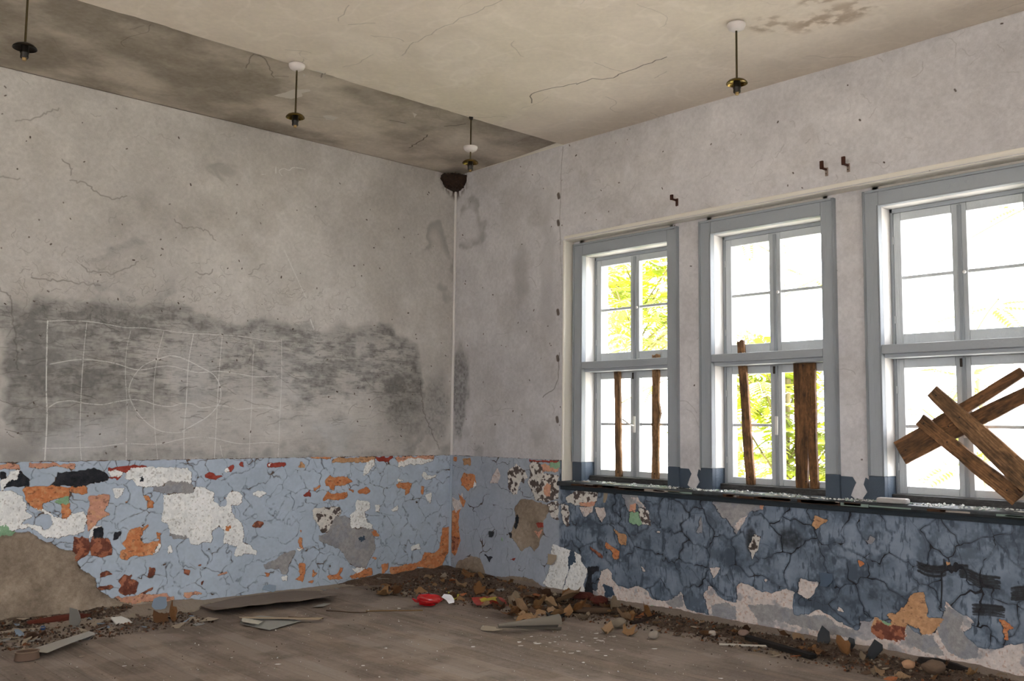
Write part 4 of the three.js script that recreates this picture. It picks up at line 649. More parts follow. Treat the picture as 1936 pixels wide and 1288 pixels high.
function nailUp(name, label, [z0, y0], [z1, y1], x, opt, mat, nails) {
  const len = Math.hypot(z1 - z0, y1 - y0), t = thing(name, label, 'board', [x, y0, z0], 'boards nailed across the windows');
  const g = plank({ len, ...opt }); g.rotateY(-Math.PI / 2).rotateX(-Math.atan2(y1 - y0, z1 - z0));   // length along z, width along y, thickness along -x
  part('timber', g, mat, t);
  for (const k of nails) part('nail', new THREE.CylinderGeometry(0.005, 0.005, 0.006, 8).rotateZ(Math.PI / 2).translate(-(opt.th ?? 0.022) - 0.003, (y1 - y0) * k, (z1 - z0) * k), mNail, t);
}
nailUp('wooden_slat', 'narrow upright slat on the side of the lever window nearer the room corner', [1.992, 1.02], [1.973, 1.965], 0.258, { w0: 0.058, w1: 0.058, knot: [0.3, -0.006] }, mOld[0], [0.04, 0.95]);
nailUp('wooden_slat', 'narrow knotty upright slat poking above the transom of the corner window', [2.392, 1.02], [2.401, 2.055], 0.258, { w0: 0.062, w1: 0.066, knot: [0.53, 0.02] }, mOld[0], [0.04, 0.88]);
nailUp('wooden_slat', 'narrow leaning slat beside the wide split plank', [3.312, 1.02], [3.239, 2.125], 0.258, { w0: 0.07, w1: 0.062, rag: 0.008 }, mOld[1], [0.05, 0.85]);
nailUp('wide_plank', 'wide upright plank split open along its lower half', [3.782, 1.96], [3.79, 1.02], 0.258, { w0: 0.165, w1: 0.168, th: 0.026, split: { from: 0.62, at: 0.1, gap: 0.014 } }, mOld[2], [0.05, 0.95]);
nailUp('diagonal_board', 'rising diagonal board split into two prongs across the window', [4.492, 1.291], [5.31, 1.75], 0.252, { w0: 0.155, w1: 0.2, th: 0.024, split: { from: 0.62, at: 0.06, gap: 0.032 } }, mOld[2], [0.05, 0.4]);
nailUp('diagonal_board', 'falling diagonal board, upper of the two crossing the split one', [4.73, 1.704], [5.31, 1.13], 0.222, { w0: 0.085, w1: 0.155, th: 0.024 }, mOld[0], [0.05, 0.3]);
nailUp('diagonal_board', 'falling diagonal board reaching the sill, lower of the two crossing the split one', [4.643, 1.517], [5.235, 1.035], 0.222, { w0: 0.082, w1: 0.1, th: 0.024 }, mOld[1], [0.05, 0.3, 0.9]);

// ------------------------------------------------------------------ pendant lamps
const mBrass = phys(0x6f5c2c, 0.25, { metalness: 0.95 }), mRod = std(0x4e442c, 0.45, { metalness: 0.7 }), mBake = std(0x17140f, 0.35), mEnamel = std(0xdcd5d2, 0.4);
function lamp(x, z, label, { cup = true, slid = 0, dark }) {
  const t = thing('pendant_lamp', label, 'lamp', [x, H, z], 'pendant lamps without shades');
  const bowl = new THREE.LatheGeometry([[0.004, -0.045], [0.03, -0.042], [0.05, -0.03], [0.058, -0.012], [0.058, 0], [0.052, 0], [0.05, -0.012], [0.004, -0.03]].map((q) => new THREE.Vector2(...q)), 28);
  if (cup) part('ceiling_cup', bowl.translate(0, slid ? slid : -0.006, 0), mEnamel, t);
  part('ceiling_hook', new THREE.TorusGeometry(0.016, 0.004, 6, 14).translate(0, -0.012, 0), mIron, t); part('hook_socket', new THREE.ConeGeometry(0.02, 0.035, 12).rotateX(Math.PI).translate(0, -0.024, 0), mBake, t);
  part('rod', new THREE.CylinderGeometry(0.0065, 0.0065, 0.37, 10).translate(0, -0.19, 0), mRod, t);
  part('gallery', new THREE.LatheGeometry([[0.007, -0.36], [0.03, -0.364], [0.052, -0.374], [0.064, -0.386], [0.067, -0.394], [0.0655, -0.395], [0.062, -0.388], [0.05, -0.378], [0.03, -0.369], [0.007, -0.366]].map((q) => new THREE.Vector2(...q)), 36), dark ? std(0x2b2620, 0.4, { metalness: 0.7 }) : mBrass, t);
  const s = part('socket', new THREE.LatheGeometry([[0.001, -0.366], [0.018, -0.368], [0.022, -0.38], [0.022, -0.412], [0.025, -0.416], [0.025, -0.424], [0.022, -0.428], [0.023, -0.45], [0.018, -0.452], [0.017, -0.425], [0.001, -0.42]].map((q) => new THREE.Vector2(...q)), 20), mBake, t);
  part('contact', new THREE.CylinderGeometry(0.013, 0.011, 0.018, 12).translate(0, -0.458, 0), std(0x9a8258, 0.5, { metalness: 0.6 }), s);
  return t;
}
lamp(-4.525, 1.56, 'dark pendant lamp without bulb at the far end of the sooty ceiling strip', { dark: true });
lamp(-2.752, 1.565, 'pendant lamp with white ceiling cup beside the pale chips of the sooty strip', {});
lamp(-1.114, 1.55, 'pendant lamp whose white cup has slid down its rod, near the nest', { slid: -0.255 });
lamp(-1.1, 4.125, 'pendant lamp with white ceiling cup hanging in front of the window wall', {});

// ------------------------------------------------------------------ swallow's nest in the corner
{
  const t = thing('bird_nest', 'dark mud bird nest under the ceiling in the room corner', 'nest', [0, 3.8, 0]);
  const P = [], I = [], n = 22, m = 16; for (let j = 0; j <= m; j++) for (let i = 0; i <= n; i++) { const a = i / n * Math.PI / 2, q = j / m, r = 0.182 * Math.pow(Math.sin(q * Math.PI / 2), 0.75) * (1 + 0.12 * Math.sin(2 * a)) + (fbm(i * 0.9, j * 0.9, 2) - 0.5) * 0.03, y = 0.03 + 0.115 * q * q + 0.03 * q + (vn(i * 1.3, j * 1.7) - 0.5) * 0.012; P.push(-Math.cos(a) * r * 1.1, y, Math.sin(a) * r * 0.95); }
  for (let j = 0; j < m; j++) for (let i = 0; i < n; i++) { const a = j * (n + 1) + i; I.push(a, a + 1, a + n + 1, a + 1, a + n + 2, a + n + 1); }
  const g = new THREE.BufferGeometry(); g.setAttribute('position', new THREE.Float32BufferAttribute(P, 3)); g.setIndex(I); g.computeVertexNormals(); part('mud_bowl', g, std(0x2e2118, 0.98), t);
  for (let k = 0; k < 46; k++) { const a = rr(0.03, 1.54), q = rr(0.25, 1), r = 0.182 * Math.pow(Math.sin(q * Math.PI / 2), 0.75) * (1 + 0.12 * Math.sin(2 * a)); const pe = part('mud_pellet', new THREE.IcosahedronGeometry(rr(0.009, 0.015), 0), std(pick([0x2a1d15, 0x352619, 0x3e2c1e]), 1), t); pe.position.set(-Math.cos(a) * r * 1.1, 0.03 + 0.115 * q * q + 0.03 * q, Math.sin(a) * r * 0.95); pe.rotation.set(rr(0, 3), rr(0, 3), 0); }
  for (let k = 0; k < 12; k++) { const a = rr(0.1, 1.5), st = part('straw', new THREE.CylinderGeometry(0.0015, 0.0015, rr(0.05, 0.11), 5), std(0x6a5436, 0.9), t); st.position.set(-Math.cos(a) * 0.17, 0.15 + rr(-0.02, 0.02), Math.sin(a) * 0.15); st.rotation.set(rr(-1.5, 1.5), rr(0, 3), rr(-1, 1)); }
}
// ------------------------------------------------------------------ rusty curtain-rail brackets
for (const [y, z, label, full] of [[3.274, 2.815, 'small rusty bracket above the gap between slatted windows', 0], [3.272, 4.123, 'rusty curtain bracket of a close pair, the one nearer the room corner', 1], [3.27, 4.286, 'rusty curtain bracket beside its twin, nearer the crossed boards', 1]]) {
  const t = thing('curtain_bracket', label, 'bracket', [0, y, z], 'rusty curtain brackets'), mr = std(0x4a2a1e, 0.8, { metalness: 0.4 });
  part('wall_plate', rbox(-0.008, 0.002, -0.05, 0.01, -0.01, 0.012, 0.002), std(full ? 0x8a7a70 : 0x4a2a1e, 0.8), t);
  part('arm', rbox(-0.07, -0.004, -0.012, 0.002, -0.006, 0.006, 0.002), mr, t); part('hook', rbox(-0.078, -0.062, -0.012, full ? 0.045 : 0.03, -0.013, 0.013, 0.003), mr, t);
  part('screw', new THREE.CylinderGeometry(0.004, 0.004, 0.006, 8).rotateZ(Math.PI / 2).translate(-0.01, -0.035, 0), mIron, t);
}

// ------------------------------------------------------------------ dirt, leaves and rubbish on the floor
const SOIL = (x, z) => { // height of the swept-up dirt above the boards
  const w = 0.5 + 0.55 * (1 - smooth(0.4, 3.4, z)) + (fbm(z * 2.2, 5, 3) - 0.5) * 0.5, d = clamp(-x / w, 0, 1.5), right = (1 - smooth(0.25, 1, d)) * (0.35 + 0.65 * smooth(0.05, 0.35, d + 0.25 * (1 - smooth(0.4, 1.2, z)))) * (0.02 + 0.06 * fbm(x * 5, z * 5, 3)) * (0.7 + 0.5 * (1 - smooth(0.5, 2.5, z)));
  const wl = (0.34 + (fbm(x * 2, 9, 3) - 0.5) * 0.3) * (smooth(-2.9, -3.5, x)) + 0.5 * smooth(-1.6, -0.4, x), left = (1 - smooth(0.05, 1, z / Math.max(wl, 0.02))) * (0.025 + 0.05 * fbm(x * 6 + 3, z * 6, 3)) * smooth(0, 0.2, wl);
  return Math.max(right, left);
};
const ground = (x, z) => Math.max(0, SOIL(x, z) - 0.004);
{
  const col = new Uint8Array(N * N * 4); for (let y = 0; y < N; y++) for (let x = 0; x < N; x++) { const a = fbm(x * 0.05, y * 0.05, 4), b = fbm(x * 0.3, y * 0.3, 3), c = vn(x * 0.6, y * 0.6), t = (a - 0.5) * 60 + (b - 0.5) * 50; let r = 84 + t, g = 68 + t, bb = 55 + t; if (c > 0.86) { r = 150; g = 138; bb = 124; } if (c < 0.1) { r = 128; g = 74; bb = 44; } put(col, (y * N + x) * 4, r, g, bb); }
  const mSoil = std(0xffffff, 0.98, { map: dataTex(col, N, N, true), bumpMap: grainTex, bumpScale: 0.012 });
  const mk = (x0, x1, z0, z1, step, label) => { const g = sheet(0, x1 - x0, 0, z1 - z0, step, (u, v) => [x0 + u, SOIL(x0 + u, z0 + v) - 0.006 + (vn((x0 + u) * 40, (z0 + v) * 40) - 0.5) * 0.008 * smooth(0, 0.02, SOIL(x0 + u, z0 + v)), z0 + v], true); const p = g.attributes.position, uv = g.attributes.uv; for (let i = 0; i < p.count; i++) uv.setXY(i, p.getX(i) / 0.7, p.getZ(i) / 0.7); const m = solo('swept_dirt', g, mSoil, label, 'dirt'); m.userData.kind = 'stuff'; };
  mk(-1.5, -0.01, 0.01, 6.5, 0.022, 'dark crumbly dirt heaped along the foot of the window wall'); mk(-4.9, -1.5, 0.01, 0.7, 0.022, 'grey dirt and plaster dust heaped along the foot of the chalk wall');
}
// little outline sheets: polar outline, curled, with thickness
function leafGeo(r, lobes, curl, k) {
  const n = 18, P = [0, 0, 0], I = [], UV = [0.5, 0.5]; const R = (a) => { const t = Math.abs(((a / (2 * Math.PI)) * lobes) % 1 - 0.5) * 2; return r * (0.62 + 0.38 * Math.pow(t, 1.3)) * (0.86 + 0.28 * vn(a * 3 + k * 9, k)) * (0.75 + 0.3 * Math.cos(a)); };
  for (const f of [0.55, 1]) for (let i = 0; i < n; i++) { const a = i / n * Math.PI * 2, q = R(a) * f, x = Math.cos(a) * q, z = Math.sin(a) * q; P.push(x, curl * (x * x * 0.6 + z * z) / r * 1.3 + (vn(i * 0.9 + k * 5, f * 3) - 0.5) * r * 0.35 * f, z); UV.push(0.5 + x / r / 2, 0.5 + z / r / 2); }
  for (let i = 0; i < n; i++) { const j = (i + 1) % n; I.push(0, 1 + j, 1 + i, 1 + i, 1 + j, 1 + n + i, 1 + j, 1 + n + j, 1 + n + i); }
  const g = new THREE.BufferGeometry(); g.setAttribute('position', new THREE.Float32BufferAttribute(P, 3)); g.setAttribute('uv', new THREE.Float32BufferAttribute(UV, 2)); g.setIndex(I); g.computeVertexNormals(); g.computeBoundingBox(); g.translate(0, -g.boundingBox.min.y, 0); return g;
}
function chipGeo(r, th, k, curl = 0) {
  const n = 5 + Math.floor(vn(k * 3.7, 1) * 4), sh = new THREE.Shape(); for (let i = 0; i < n; i++) { const a = (i + vn(k * 7 + i, 2) * 0.7) / n * Math.PI * 2, q = r * (0.55 + 0.6 * vn(k * 5 + i * 3, 8)); i ? sh.lineTo(Math.cos(a) * q * 1.25, Math.sin(a) * q * 0.85) : sh.moveTo(Math.cos(a) * q * 1.25, Math.sin(a) * q * 0.85); }
  const g = new THREE.ExtrudeGeometry(sh, { depth: th, bevelEnabled: false }).rotateX(-Math.PI / 2); const p = g.attributes.position; if (curl) for (let i = 0; i < p.count; i++) p.setY(i, p.getY(i) + curl * p.getX(i) ** 2 / r); g.computeVertexNormals(); return g;
}
function stoneGeo(r, k) { const g = new THREE.IcosahedronGeometry(r, 2), p = g.attributes.position; for (let i = 0; i < p.count; i++) { const x = p.getX(i), y = p.getY(i), z = p.getZ(i), s = 0.8 + 0.45 * vn(x / r * 1.5 + k * 9, y / r * 1.5 + z / r * 1.1); p.setXYZ(i, x * s * 1.15, y * s * 0.75, z * s); } g.computeVertexNormals(); g.computeBoundingBox(); g.translate(0, -g.boundingBox.min.y, 0); return toCreasedNormals(g, 0.6); }
const leafGeos = Array.from({ length: 9 }, (_, k) => leafGeo(0.1, [5, 5, 3, 1, 5, 3, 5, 1, 3][k], [0.5, -0.4, 0.9, 1.2, 0.2, -0.6, 0.8, 0.6, 0.3][k], k + 1)), chipGeos = Array.from({ length: 10 }, (_, k) => chipGeo(0.1, 0.012, k + 1, k % 3 === 0 ? 0.25 : 0)), stoneGeos = Array.from({ length: 5 }, (_, k) => stoneGeo(0.1, k + 1));
const leafMats = [0x8f6d48, 0x7d5631, 0x6a482a, 0x94785a, 0x80705c, 0x543a26].map((c) => std(c, 0.8, { side: THREE.DoubleSide, bumpMap: grainTex, bumpScale: 0.004 }));
const chipMats = { white: std(0xd4d2cc, 0.8), pale: std(0xb4aca2, 0.85), cream: std(0x9c8f7c, 0.85), grey: std(0x8b8984, 0.85), blue: std(0x7f90a2, 0.6), dark: std(0x20262c, 0.6), orange: std(0xa8643c, 0.85), brown: std(0x5c4636, 0.9) };
const used = [];
function drop(name, geo, mat, label, category, group, x, z, size, o = {}) {
  const m = solo(name, geo, mat, label, category, [x, ground(x, z) + (o.lift ?? 0.001), z], group); m.scale.set(size / 0.1, (o.flat ?? 1) * size / 0.1, size / 0.1); m.rotation.set(o.rx ?? rr(-0.12, 0.12), o.ry ?? rr(0, 6.28), o.rz ?? rr(-0.12, 0.12)); return m;
}
// ---- the things one can point at
const DR = 'rubbish in the room corner';
drop('dry_leaf', leafGeos[0], leafMats[0], 'tan dry leaf lying alone on the dirt before the chalk wall corner', 'leaf', DR, -0.98, 0.77, 0.085, { rx: 0.5 });
drop('dry_leaf', leafGeos[4], leafMats[1], 'broad orange-brown leaf lying against the kerb in the corner', 'leaf', DR, -0.36, 0.72, 0.11, { rx: 0.3 });
drop('dry_leaf', leafGeos[2], leafMats[3], 'pale cupped dry leaf in the middle of the corner dirt', 'leaf', DR, -0.62, 0.94, 0.075);
drop('dry_leaf', leafGeos[1], leafMats[1], 'brown crumpled leaf between red wrapper and white paper scrap', 'leaf', DR, -1.07, 1.17, 0.085, { rx: 0.3 });
drop('fresh_leaf', leafGeos[4], std(0xa8a832, 0.6), 'yellow-green leaf behind the white paper scrap', 'leaf', DR, -0.9, 1.18, 0.085, { rx: 0.25 });
drop('dry_leaf', leafGeos[6], leafMats[0], 'large ragged tan leaf near the foot of the chalk wall', 'leaf', DR, -1.28, 0.66, 0.11, { rx: 0.1 });
drop('dry_leaf', leafGeos[3], leafMats[4], 'grey curled leaf right beside the red and yellow bag', 'leaf', DR, -0.77, 1.76, 0.075, { rz: 0.25, ry: 0.8 });
drop('dry_leaf', leafGeos[7], leafMats[3], 'long pale leaf lying behind the grey curled one', 'leaf', DR, -0.42, 1.95, 0.16, { ry: -0.9 });
drop('dry_leaf', leafGeos[8], leafMats[4], 'grey leaf above the tan one in the heap', 'leaf', DR, -0.9, 2.02, 0.09);
drop('dry_leaf', leafGeos[0], leafMats[3], 'upright pale leaf beside the black rag', 'leaf', DR, -0.97, 2.2, 0.1, { rx: 0.9 });
drop('dry_leaf', leafGeos[5], leafMats[0], 'tan leaf lying just behind the paper cone', 'leaf', DR, -1.1, 2.27, 0.105, { rx: 0.2 });
drop('dry_leaf', leafGeos[1], leafMats[3], 'pale folded leaf behind the black rag', 'leaf', DR, -0.78, 2.22, 0.1, { rx: 0.5 });
drop('dry_leaf', leafGeos[6], leafMats[0], 'square-looking tan leaf on the dirt near the small stones', 'leaf', DR, -0.86, 3.02, 0.085, { rx: 0.3 });
drop('dry_leaf', leafGeos[2], leafMats[3], 'pale cupped leaf left of the square-looking tan one', 'leaf', DR, -0.93, 2.9, 0.08);
drop('dry_leaf', leafGeos[4], leafMats[2], 'dark orange leaf ball leaning at the foot of the chalk wall', 'leaf', DR, -3.13, 0.55, 0.1, { rx: 0.6 });
drop('dry_leaf', leafGeos[3], leafMats[1], 'ochre curled leaf stacked against the leaf ball', 'leaf', DR, -3.08, 0.6, 0.08, { rz: 0.7, lift: 0.012 });
function crumple(w, d, hgt, k, n = 12) { const g = new THREE.SphereGeometry(1, n, n - 2), p = g.attributes.position; for (let i = 0; i < p.count; i++) { const x = p.getX(i), y = p.getY(i), z = p.getZ(i), s = 0.75 + 0.5 * vn(x * 2.4 + k, y * 2.4 + z * 2 + k * 3); p.setXYZ(i, Math.sign(x) * Math.pow(Math.abs(x), 0.7) * w / 2 * s, y * hgt / 2 * s, z * d / 2 * s); } g.computeBoundingBox(); g.translate(0, -g.boundingBox.min.y, 0); return toCreasedNormals(g, 0.5); }
{ const t = thing('red_wrapper', 'shiny red crumpled sweet wrapper with white label on the floor', 'wrapper', [-1.265, ground(-1.265, 1.28), 1.28]); t.rotation.y = -0.9; part('foil', crumple(0.2, 0.1, 0.085, 3, 16), phys(0xb01018, 0.25, { clearcoat: 0.6 }), t); const lb = part('label', new THREE.BoxGeometry(0.08, 0.004, 0.03), std(0xe8e2dc, 0.5), t); lb.position.set(0.0, 0.072, 0.012); lb.rotation.x = 0.35; for (const s of [-1, 1]) { const c = part('crimp', chipGeos[3].clone().scale(0.35, 0.5, 0.4), phys(0xa00f16, 0.3), t); c.position.set(s * 0.1, 0.03, 0); c.rotation.z = s * 0.5; } }
{ const g = chipGeo(0.05, 0.002, 7, 0.1); const m = solo('paper_scrap', g, std(0xe9e9ee, 0.7), 'bright white torn paper scrap standing beside the red wrapper', 'paper', [-1.08, 0.045, 1.33]); m.rotation.set(1.1, -0.6, 0.4); }
{ const t = thing('snack_bag', 'flattened red and yellow snack bag in the corner dirt', 'bag', [-0.86, ground(-0.86, 1.57) + 0.004, 1.57]); t.rotation.set(0.25, -0.42, 0.05);
  const f = (w, d, k) => { const g = new THREE.PlaneGeometry(w, d, 12, 8).rotateX(-Math.PI / 2), p = g.attributes.position; for (let i = 0; i < p.count; i++) p.setY(i, 0.012 + fbm(p.getX(i) * 16 + k, p.getZ(i) * 16 + k, 3) * 0.05 * (1 - Math.abs(p.getX(i)) / w)); g.computeVertexNormals(); return g; };
  part('film', f(0.27, 0.15, 2), phys(0x9c2417, 0.4, { clearcoat: 0.3 }), t); const p1 = part('yellow_print', f(0.16, 0.07, 2), phys(0xa89a24, 0.4, { clearcoat: 0.3 }), t); p1.position.set(0, 0.012, 0.0); const p2 = part('back_film', f(0.25, 0.13, 8), phys(0x7c3a20, 0.4), t); p2.position.y = -0.008; }
{ // rolled paper cone
  const t = thing('paper_cone', 'grey rolled-up paper cone lying before the leaf heap', 'paper', [-1.5, 0.004, 2.39]); const g = new THREE.CylinderGeometry(0.052, 0.012, 0.46, 18, 6, true, 0.5, 5.9), p = g.attributes.position; for (let i = 0; i < p.count; i++) { const y = p.getY(i); p.setX(i, p.getX(i) * (1 + 0.15 * vn(y * 20, i))); } g.rotateZ(-Math.PI / 2).translate(0.23, 0.045, 0); g.computeVertexNormals(); part('sheet', g, std(0x756e63, 0.9, { side: THREE.DoubleSide }), t); part('inner_roll', new THREE.CylinderGeometry(0.036, 0.02, 0.3, 14, 1, true).rotateZ(-Math.PI / 2).translate(0.29, 0.046, 0), std(0x5c564f, 0.95, { side: THREE.DoubleSide }), t); t.rotation.y = -0.42; }
{ const g = new THREE.PlaneGeometry(0.17, 0.13, 10, 8).rotateX(-Math.PI / 2), p = g.attributes.position; for (let i = 0; i < p.count; i++) p.setY(i, 0.02 + 0.12 * Math.max(0, fbm(p.getX(i) * 14, p.getZ(i) * 14, 3) - 0.35)); g.computeVertexNormals(); const m = solo('black_rag', g, std(0x0f0e0d, 0.8, { side: THREE.DoubleSide }), 'small black rag crumpled in the leaf heap', 'rag', [-0.86, ground(-0.86, 2.33), 2.33]); m.rotation.y = 0.5; }
drop('paper_card', chipGeos[6], chipMats.cream, 'flat cream card lying alone before the paper cone', 'card', undefined, -1.48, 2.26, 0.09, { flat: 0.3, rx: 0, rz: 0 });
{ const t = thing('brick_shard', 'dull red brick shard on the dirt under the end of the sill', 'brick', [-0.25, ground(-0.25, 2.02), 2.02]); part('shard', crumple(0.2, 0.08, 0.06, 5), std(0x4e2016, 0.9), t); t.rotation.y = -1.2; const u = thing('brick_shard', 'second dull red brick shard nearer the windows', 'brick', [-0.27, ground(-0.27, 2.24), 2.24]); part('shard', crumple(0.15, 0.09, 0.07, 9), std(0x54241a, 0.9), u); u.rotation.y = -1.4; }
const stick = (x0, z0, x1, z1, r, label, mat = std(0x2d2018, 0.9), bow = 0) => { const c = new THREE.CatmullRomCurve3([0, 0.33, 0.66, 1].map((t) => new THREE.Vector3(mix(x0, x1, t) - x0 + (t > 0 && t < 1 ? rr(-1, 1) * bow : 0), r * 0.9 + ground(mix(x0, x1, t), mix(z0, z1, t)), mix(z0, z1, t) - z0 + (t > 0 && t < 1 ? rr(-1, 1) * bow : 0)))); return solo('twig', new THREE.TubeGeometry(c, 14, r, 6), mat, label, 'twig', [x0, 0, z0]); };
stick(-0.56, 2.8, -0.25, 2.83, 0.012, 'dark straight stick on the dirt beneath the corner window');
stick(-0.75, 2.05, -0.3, 2.55, 0.026, 'thick brown branch lying through the leaf heap', std(0x4a3a2c, 0.95), 0.02);
stick(-2.35, 0.99, -2.18, 1.2, 0.004, 'thin twig beside the folded newspaper', std(0x5b4630, 0.9), 0.01);
stick(-1.78, 1.17, -1.42, 1.42, 0.005, 'thin pale twig before the red wrapper', std(0x7c6240, 0.9), 0.03);
stick(-2.0, 0.95, -1.8, 1.22, 0.0035, 'thin twig crossing the bare boards between newspaper and red wrapper', std(0x4c3a28, 0.9), 0.02);
stick(-0.62, 3.62, -0.42, 3.86, 0.008, 'white peeled stick in the dirt below the split-plank window', std(0xb9b2a6, 0.8), 0.01);
{ const m = solo('dark_lath', rbox(-0.03, 0.03, 0, 0.03, -0.3, 0.3, 0.006), std(0x241d18, 0.9, { map: woodTex }), 'dark wooden lath lying in the dirt below the split-plank window', 'lath', [-0.42, ground(-0.42, 3.95) + 0.004, 3.95]); m.rotation.y = -0.25; const b = solo('charred_beam', crumple(0.07, 0.3, 0.05, 12, 18), std(0x1d1815, 0.95), 'long charred lump against the kerb below the crossed boards', 'beam', [-0.17, ground(-0.17, 4.9) - 0.01, 4.9]); void b; }
for (const [x, z, r, k, c, l] of [[-0.8, 3.21, 0.035, 0, 0x9a9084, 'rounded grey stone on the dirt edge below the corner window'], [-0.72, 2.83, 0.05, 1, 0x7c7263, 'flat brown stone beside the dark straight stick'], [-0.32, 4.77, 0.036, 2, 0xc49a78, 'smooth egg-like pale orange stone below the crossed boards'], [-0.38, 4.94, 0.055, 3, 0x6b5848, 'brown lumpy rock below the crossed boards'], [-0.42, 3.42, 0.028, 4, 0xb9aea2, 'pale pebble in the dirt below the gap between the first two windows'], [-0.3, 3.6, 0.03, 0, 0x8a7468, 'pinkish pebble in the dirt below the split-plank window']]) drop('stone', stoneGeos[k], std(c, 0.9), l, 'stone', 'loose stones', x, z, r);
// blue paint flakes that have dropped and lean on the kerb
for (const [x, z, r, ry, k, l] of [[-0.14, 4.12, 0.065, 0.1, 2, 'dark blue paint flake leaning on the kerb, largest of three below the crossed boards'], [-0.14, 4.3, 0.05, 0.3, 5, 'narrow dark paint flake leaning on the kerb beside the largest one'], [-0.22, 4.5, 0.07, -0.2, 8, 'dark triangular paint flake leaning at the kerb, farthest from the corner']]) { const m = solo('fallen_flake', chipGeo(r, 0.004, k, 0.15), chipMats.dark, l, 'paint flake', [x, ground(x, z) + r * 0.55, z], 'fallen paint flakes'); m.rotation.set(0, ry, 1.15); }
{ const m = solo('fallen_flake', chipGeo(0.09, 0.004, 3, 0.1), chipMats.grey, 'grey spiky flake standing at the foot of the brown plaster patch', 'paint flake', [-3.66, ground(-3.66, 0.33) + 0.07, 0.33], 'fallen paint flakes'); m.rotation.set(1.3, 0, 1.4); const q = solo('fallen_flake', chipGeo(0.065, 0.004, 6, 0.1), chipMats.blue, 'light blue flake leaning on the chalk wall above the leaf ball', 'paint flake', [-3.0, 0.06, 0.17], 'fallen paint flakes'); q.rotation.set(1.15, 0.2, 0.5); const s = solo('fallen_flake', chipGeo(0.05, 0.004, 8, 0.1), chipMats.blue, 'small pale blue flake leaning by the lifted floor sheet', 'paint flake', [-2.02, 0.07, 0.1], 'fallen paint flakes'); s.rotation.set(1.0, 0, 0.3); }
// lifted sheet of floor covering along the chalk wall
{
  const out = [[-2.69, 0.23], [-2.71, 0.5], [-2.67, 0.64], [-2.58, 0.68], [-2.5, 0.64], [-2.4, 0.72], [-2.25, 0.69], [-2.12, 0.74], [-1.95, 0.67], [-1.8, 0.69], [-1.68, 0.6], [-1.72, 0.4], [-1.62, 0.25], [-1.78, 0.08], [-2.31, 0.07]];
  const sh = new THREE.Shape(out.map(([x, z]) => new THREE.Vector2(x + 2.2, -z + 0.4))), g = new THREE.ExtrudeGeometry(sh, { depth: 0.006, bevelEnabled: false, steps: 1 }).rotateX(-Math.PI / 2), p = g.attributes.position;
  for (let i = 0; i < p.count; i++) p.setY(i, p.getY(i) + 0.012 + 0.045 * smooth(0.0, 0.32, p.getZ(i)) * (0.4 + vn(p.getX(i) * 5, 3)));
  g.computeVertexNormals(); solo('floor_covering', g, std(0x77695d, 0.9, { bumpMap: grainTex, bumpScale: 0.004 }), 'lifted brown sheet of floor covering along the chalk wall', 'floor sheet', [-2.2, 0, 0.4]);
}
const flat = (name, pts, mat, label, cat, cx, cz, lift = 0.006, wav = 0.012) => { const sh = new THREE.Shape(pts.map(([x, z]) => new THREE.Vector2(x - cx, -(z - cz)))), g = new THREE.ExtrudeGeometry(sh, { depth: 0.002, bevelEnabled: false }).rotateX(-Math.PI / 2), p = g.attributes.position; for (let i = 0; i < p.count; i++) p.setY(i, p.getY(i) + wav * vn(p.getX(i) * 12 + 4, p.getZ(i) * 12)); g.computeVertexNormals(); return solo(name, g, mat, label, cat, [cx, lift + ground(cx, cz) - 0.002, cz]); };
flat('newspaper', [[-2.66, 0.86], [-2.75, 1.0], [-2.72, 1.18], [-2.69, 1.33], [-2.52, 1.27], [-2.36, 1.2], [-2.42, 1.05], [-2.51, 0.86]], std(0x93928c, 0.9), 'folded grey newspaper sheet lying flat on the boards', 'newspaper', -2.56, 1.08);
flat('newspaper_fold', [[-2.68, 0.9], [-2.74, 1.02], [-2.71, 1.2], [-2.62, 1.1]], std(0xb9b4a6, 0.9), 'cream folded-over corner on the newspaper sheet', 'newspaper', -2.68, 1.06, 0.022, 0.01);
flat('card_strip', [[-2.68, 0.85], [-2.3, 1.2], [-2.22, 1.27], [-2.28, 1.3], [-2.4, 1.19], [-2.7, 0.9]], std(0xa6947c, 0.9), 'narrow tan card strip along the newspaper edge', 'card', -2.46, 1.05, 0.024, 0.004);
flat('paper_scrap', [[-2.94, 0.75], [-2.86, 0.79], [-2.78, 0.74], [-2.82, 0.64]], chipMats.cream, 'cream paper scrap beside the lifted floor sheet', 'paper', -2.85, 0.73);
flat('paper_scrap', [[-2.02, 0.78], [-1.88, 0.72], [-1.84, 0.76], [-1.96, 0.84]], chipMats.grey, 'grey card scrap under the edge of the lifted floor sheet', 'card', -1.93, 0.78, 0.008);
flat('plastic_sheet', [[-4.18, 1.02], [-4.1, 1.17], [-3.9, 1.0], [-3.66, 0.77], [-3.7, 0.72], [-3.95, 0.84]], phys(0xb9b6ad, 0.35, { transmission: 0.25, thickness: 0 }), 'crumpled translucent plastic sheet below the brown plaster patch', 'plastic sheet', -3.93, 0.93, 0.008, 0.05);
